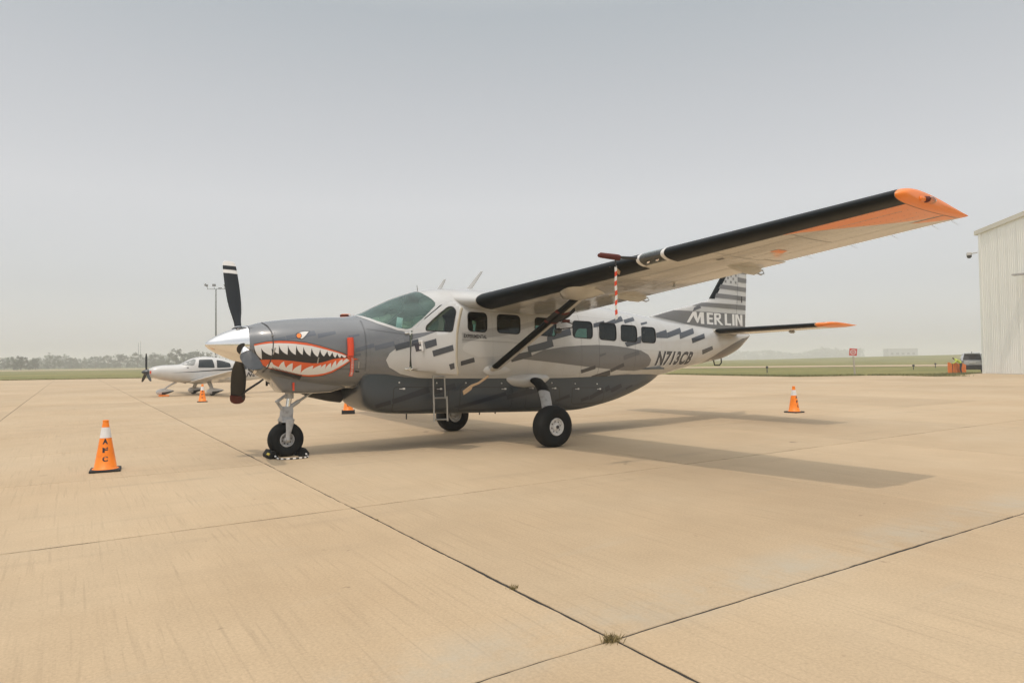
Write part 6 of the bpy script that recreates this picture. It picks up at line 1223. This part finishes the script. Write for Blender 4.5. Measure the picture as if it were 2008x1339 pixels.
# ------------------------------------------------------------------ trees
def tree(loc, h, wd, lm, label, grp, ncl=34, per=44, low=0.10):
    t = empty('tree', loc, random.uniform(0, 6), label, 'tree', grp)
    mb = MB(); mb.tube([(0, 0, -.1), (0.03 * h, 0, h * .3), (0.01 * h, .02 * h, h * .75)], [.035 * h, .025 * h, .008 * h], 7)
    for _ in range(5):
        a = random.uniform(0, 6.28); z = h * random.uniform(.2, .5); mb.tube([(0.02 * h, 0, z), (math.cos(a) * wd * .3, math.sin(a) * wd * .3, z + h * .22)], [.014 * h, .004 * h], 5)
    mb.build('trunk', 'bark', t, smooth=60)
    cr = MB()
    for _ in range(ncl):
        a = random.uniform(0, 6.28); rr = math.sqrt(random.random()) * wd * .5; z = h * random.uniform(low, .9); fall = 1 - max(0, (z / h - .55) / .5) ** 2
        c = Vector((math.cos(a) * rr * fall, math.sin(a) * rr * fall, z)); cs = h * random.uniform(.09, .17)
        for _ in range(per):
            d = Vector((random.gauss(0, 1), random.gauss(0, 1), random.gauss(0, .8))); d = d.normalized() * cs * random.random() ** .4
            p = c + d; s = h * random.uniform(.022, .045); u = Vector((random.gauss(0, 1), random.gauss(0, 1), random.gauss(0, 1))).normalized(); v = u.orthogonal().normalized()
            cr.add([p - u * s, p - v * s * .6, p + u * s, p + v * s * .6], [(0, 1, 2, 3)])
    cr.build('crown', lm, t, fix=False); return t
WHERE = ['first', 'second', 'third', 'fourth', 'fifth', 'sixth', 'seventh', 'eighth', 'ninth', 'tenth', 'eleventh', 'twelfth', 'thirteenth', 'fourteenth', 'fifteenth', 'sixteenth', 'seventeenth', 'eighteenth', 'nineteenth', 'twentieth']
spec = [(8, 520, 6.5, 9), (27, 430, 7.2, 8), (41, 430, 7.4, 7), (57, 440, 5.4, 5), (70, 440, 6.2, 4.6), (106, 560, 9.5, 13), (136, 560, 7.5, 12), (160, 560, 7.0, 12), (187, 560, 9.0, 13), (212, 580, 9.5, 10), (236, 560, 10.2, 11), (270, 560, 11, 12), (304, 540, 10.2, 8), (322, 520, 8, 9), (345, 480, 12.2, 14), (372, 500, 9.5, 12), (388, 460, 10.5, 12), (410, 470, 9.5, 8), (470, 480, 9, 14), (540, 500, 8, 14)]
for k, (px, d, h, wd) in enumerate(spec):
    tree(polar(px, d), h, wd, 'leaves_a' if k % 2 else 'leaves_b', 'hazy green tree of the distant left row, %s from the left' % WHERE[k], 'trees of the far left row')
# low scrub and the far woods read as one mass
def wood(name, pxs, dist, hmin, hmax, n, lm):
    mb = MB()
    for _ in range(n):
        px = random.uniform(*pxs); hh = hmin + (hmax - hmin) * (0.5 + 0.5 * math.sin(px * 0.045 + dist) * math.sin(px * 0.017)); c = polar(px, dist * random.uniform(.97, 1.05)); z0 = hh * random.random() ** 1.3
        for _ in range(5):
            p = c + Vector((random.gauss(0, hh * .12), random.gauss(0, hh * .12), z0 + random.gauss(0, hh * .08))); s = hh * random.uniform(.09, .17); u = Vector((random.gauss(0, 1), random.gauss(0, 1), random.gauss(0, 1))).normalized(); v = u.orthogonal().normalized()
            mb.add([p - u * s, p - v * s * .6, p + u * s, p + v * s * .6], [(0, 1, 2, 3)])
    return mb.build(name, lm, kind='stuff', fix=False)
tag(wood('far_scrub', (-120, 700), 600, 2.5, 4.5, 2600, 'leaves_a'), 'low hazy scrub along the far left field edge', 'scrub')
tag(wood('far_wood', (-120, 900), 820, 7, 13, 2600, 'leaves_b'), 'pale wood behind the left row of trees', 'wood')
tag(wood('far_wood', (1380, 1690), 1650, 12, 24, 1800, 'leaves_b'), 'faint bluish wood on the horizon behind the tail of the grey aircraft', 'wood')
# ------------------------------------------------------------------ haze
hz = bpy.data.materials.new('haze_air'); hz.use_nodes = True; n = hz.node_tree; n.nodes.clear(); o_ = n.nodes.new('ShaderNodeOutputMaterial')
vp = n.nodes.new('ShaderNodeVolumePrincipled'); vp.inputs['Color'].default_value = (0.985, 0.985, 0.975, 1); vp.inputs['Density'].default_value = HAZE_D; vp.inputs['Anisotropy'].default_value = 0.0
n.links.new(vp.outputs[0], o_.inputs['Volume']); MATS['haze_air'] = hz
MB().box((40, 30, 12.9), (2 * G + 60, 2 * G + 60, 28)).build('haze', 'haze_air', kind='stuff')
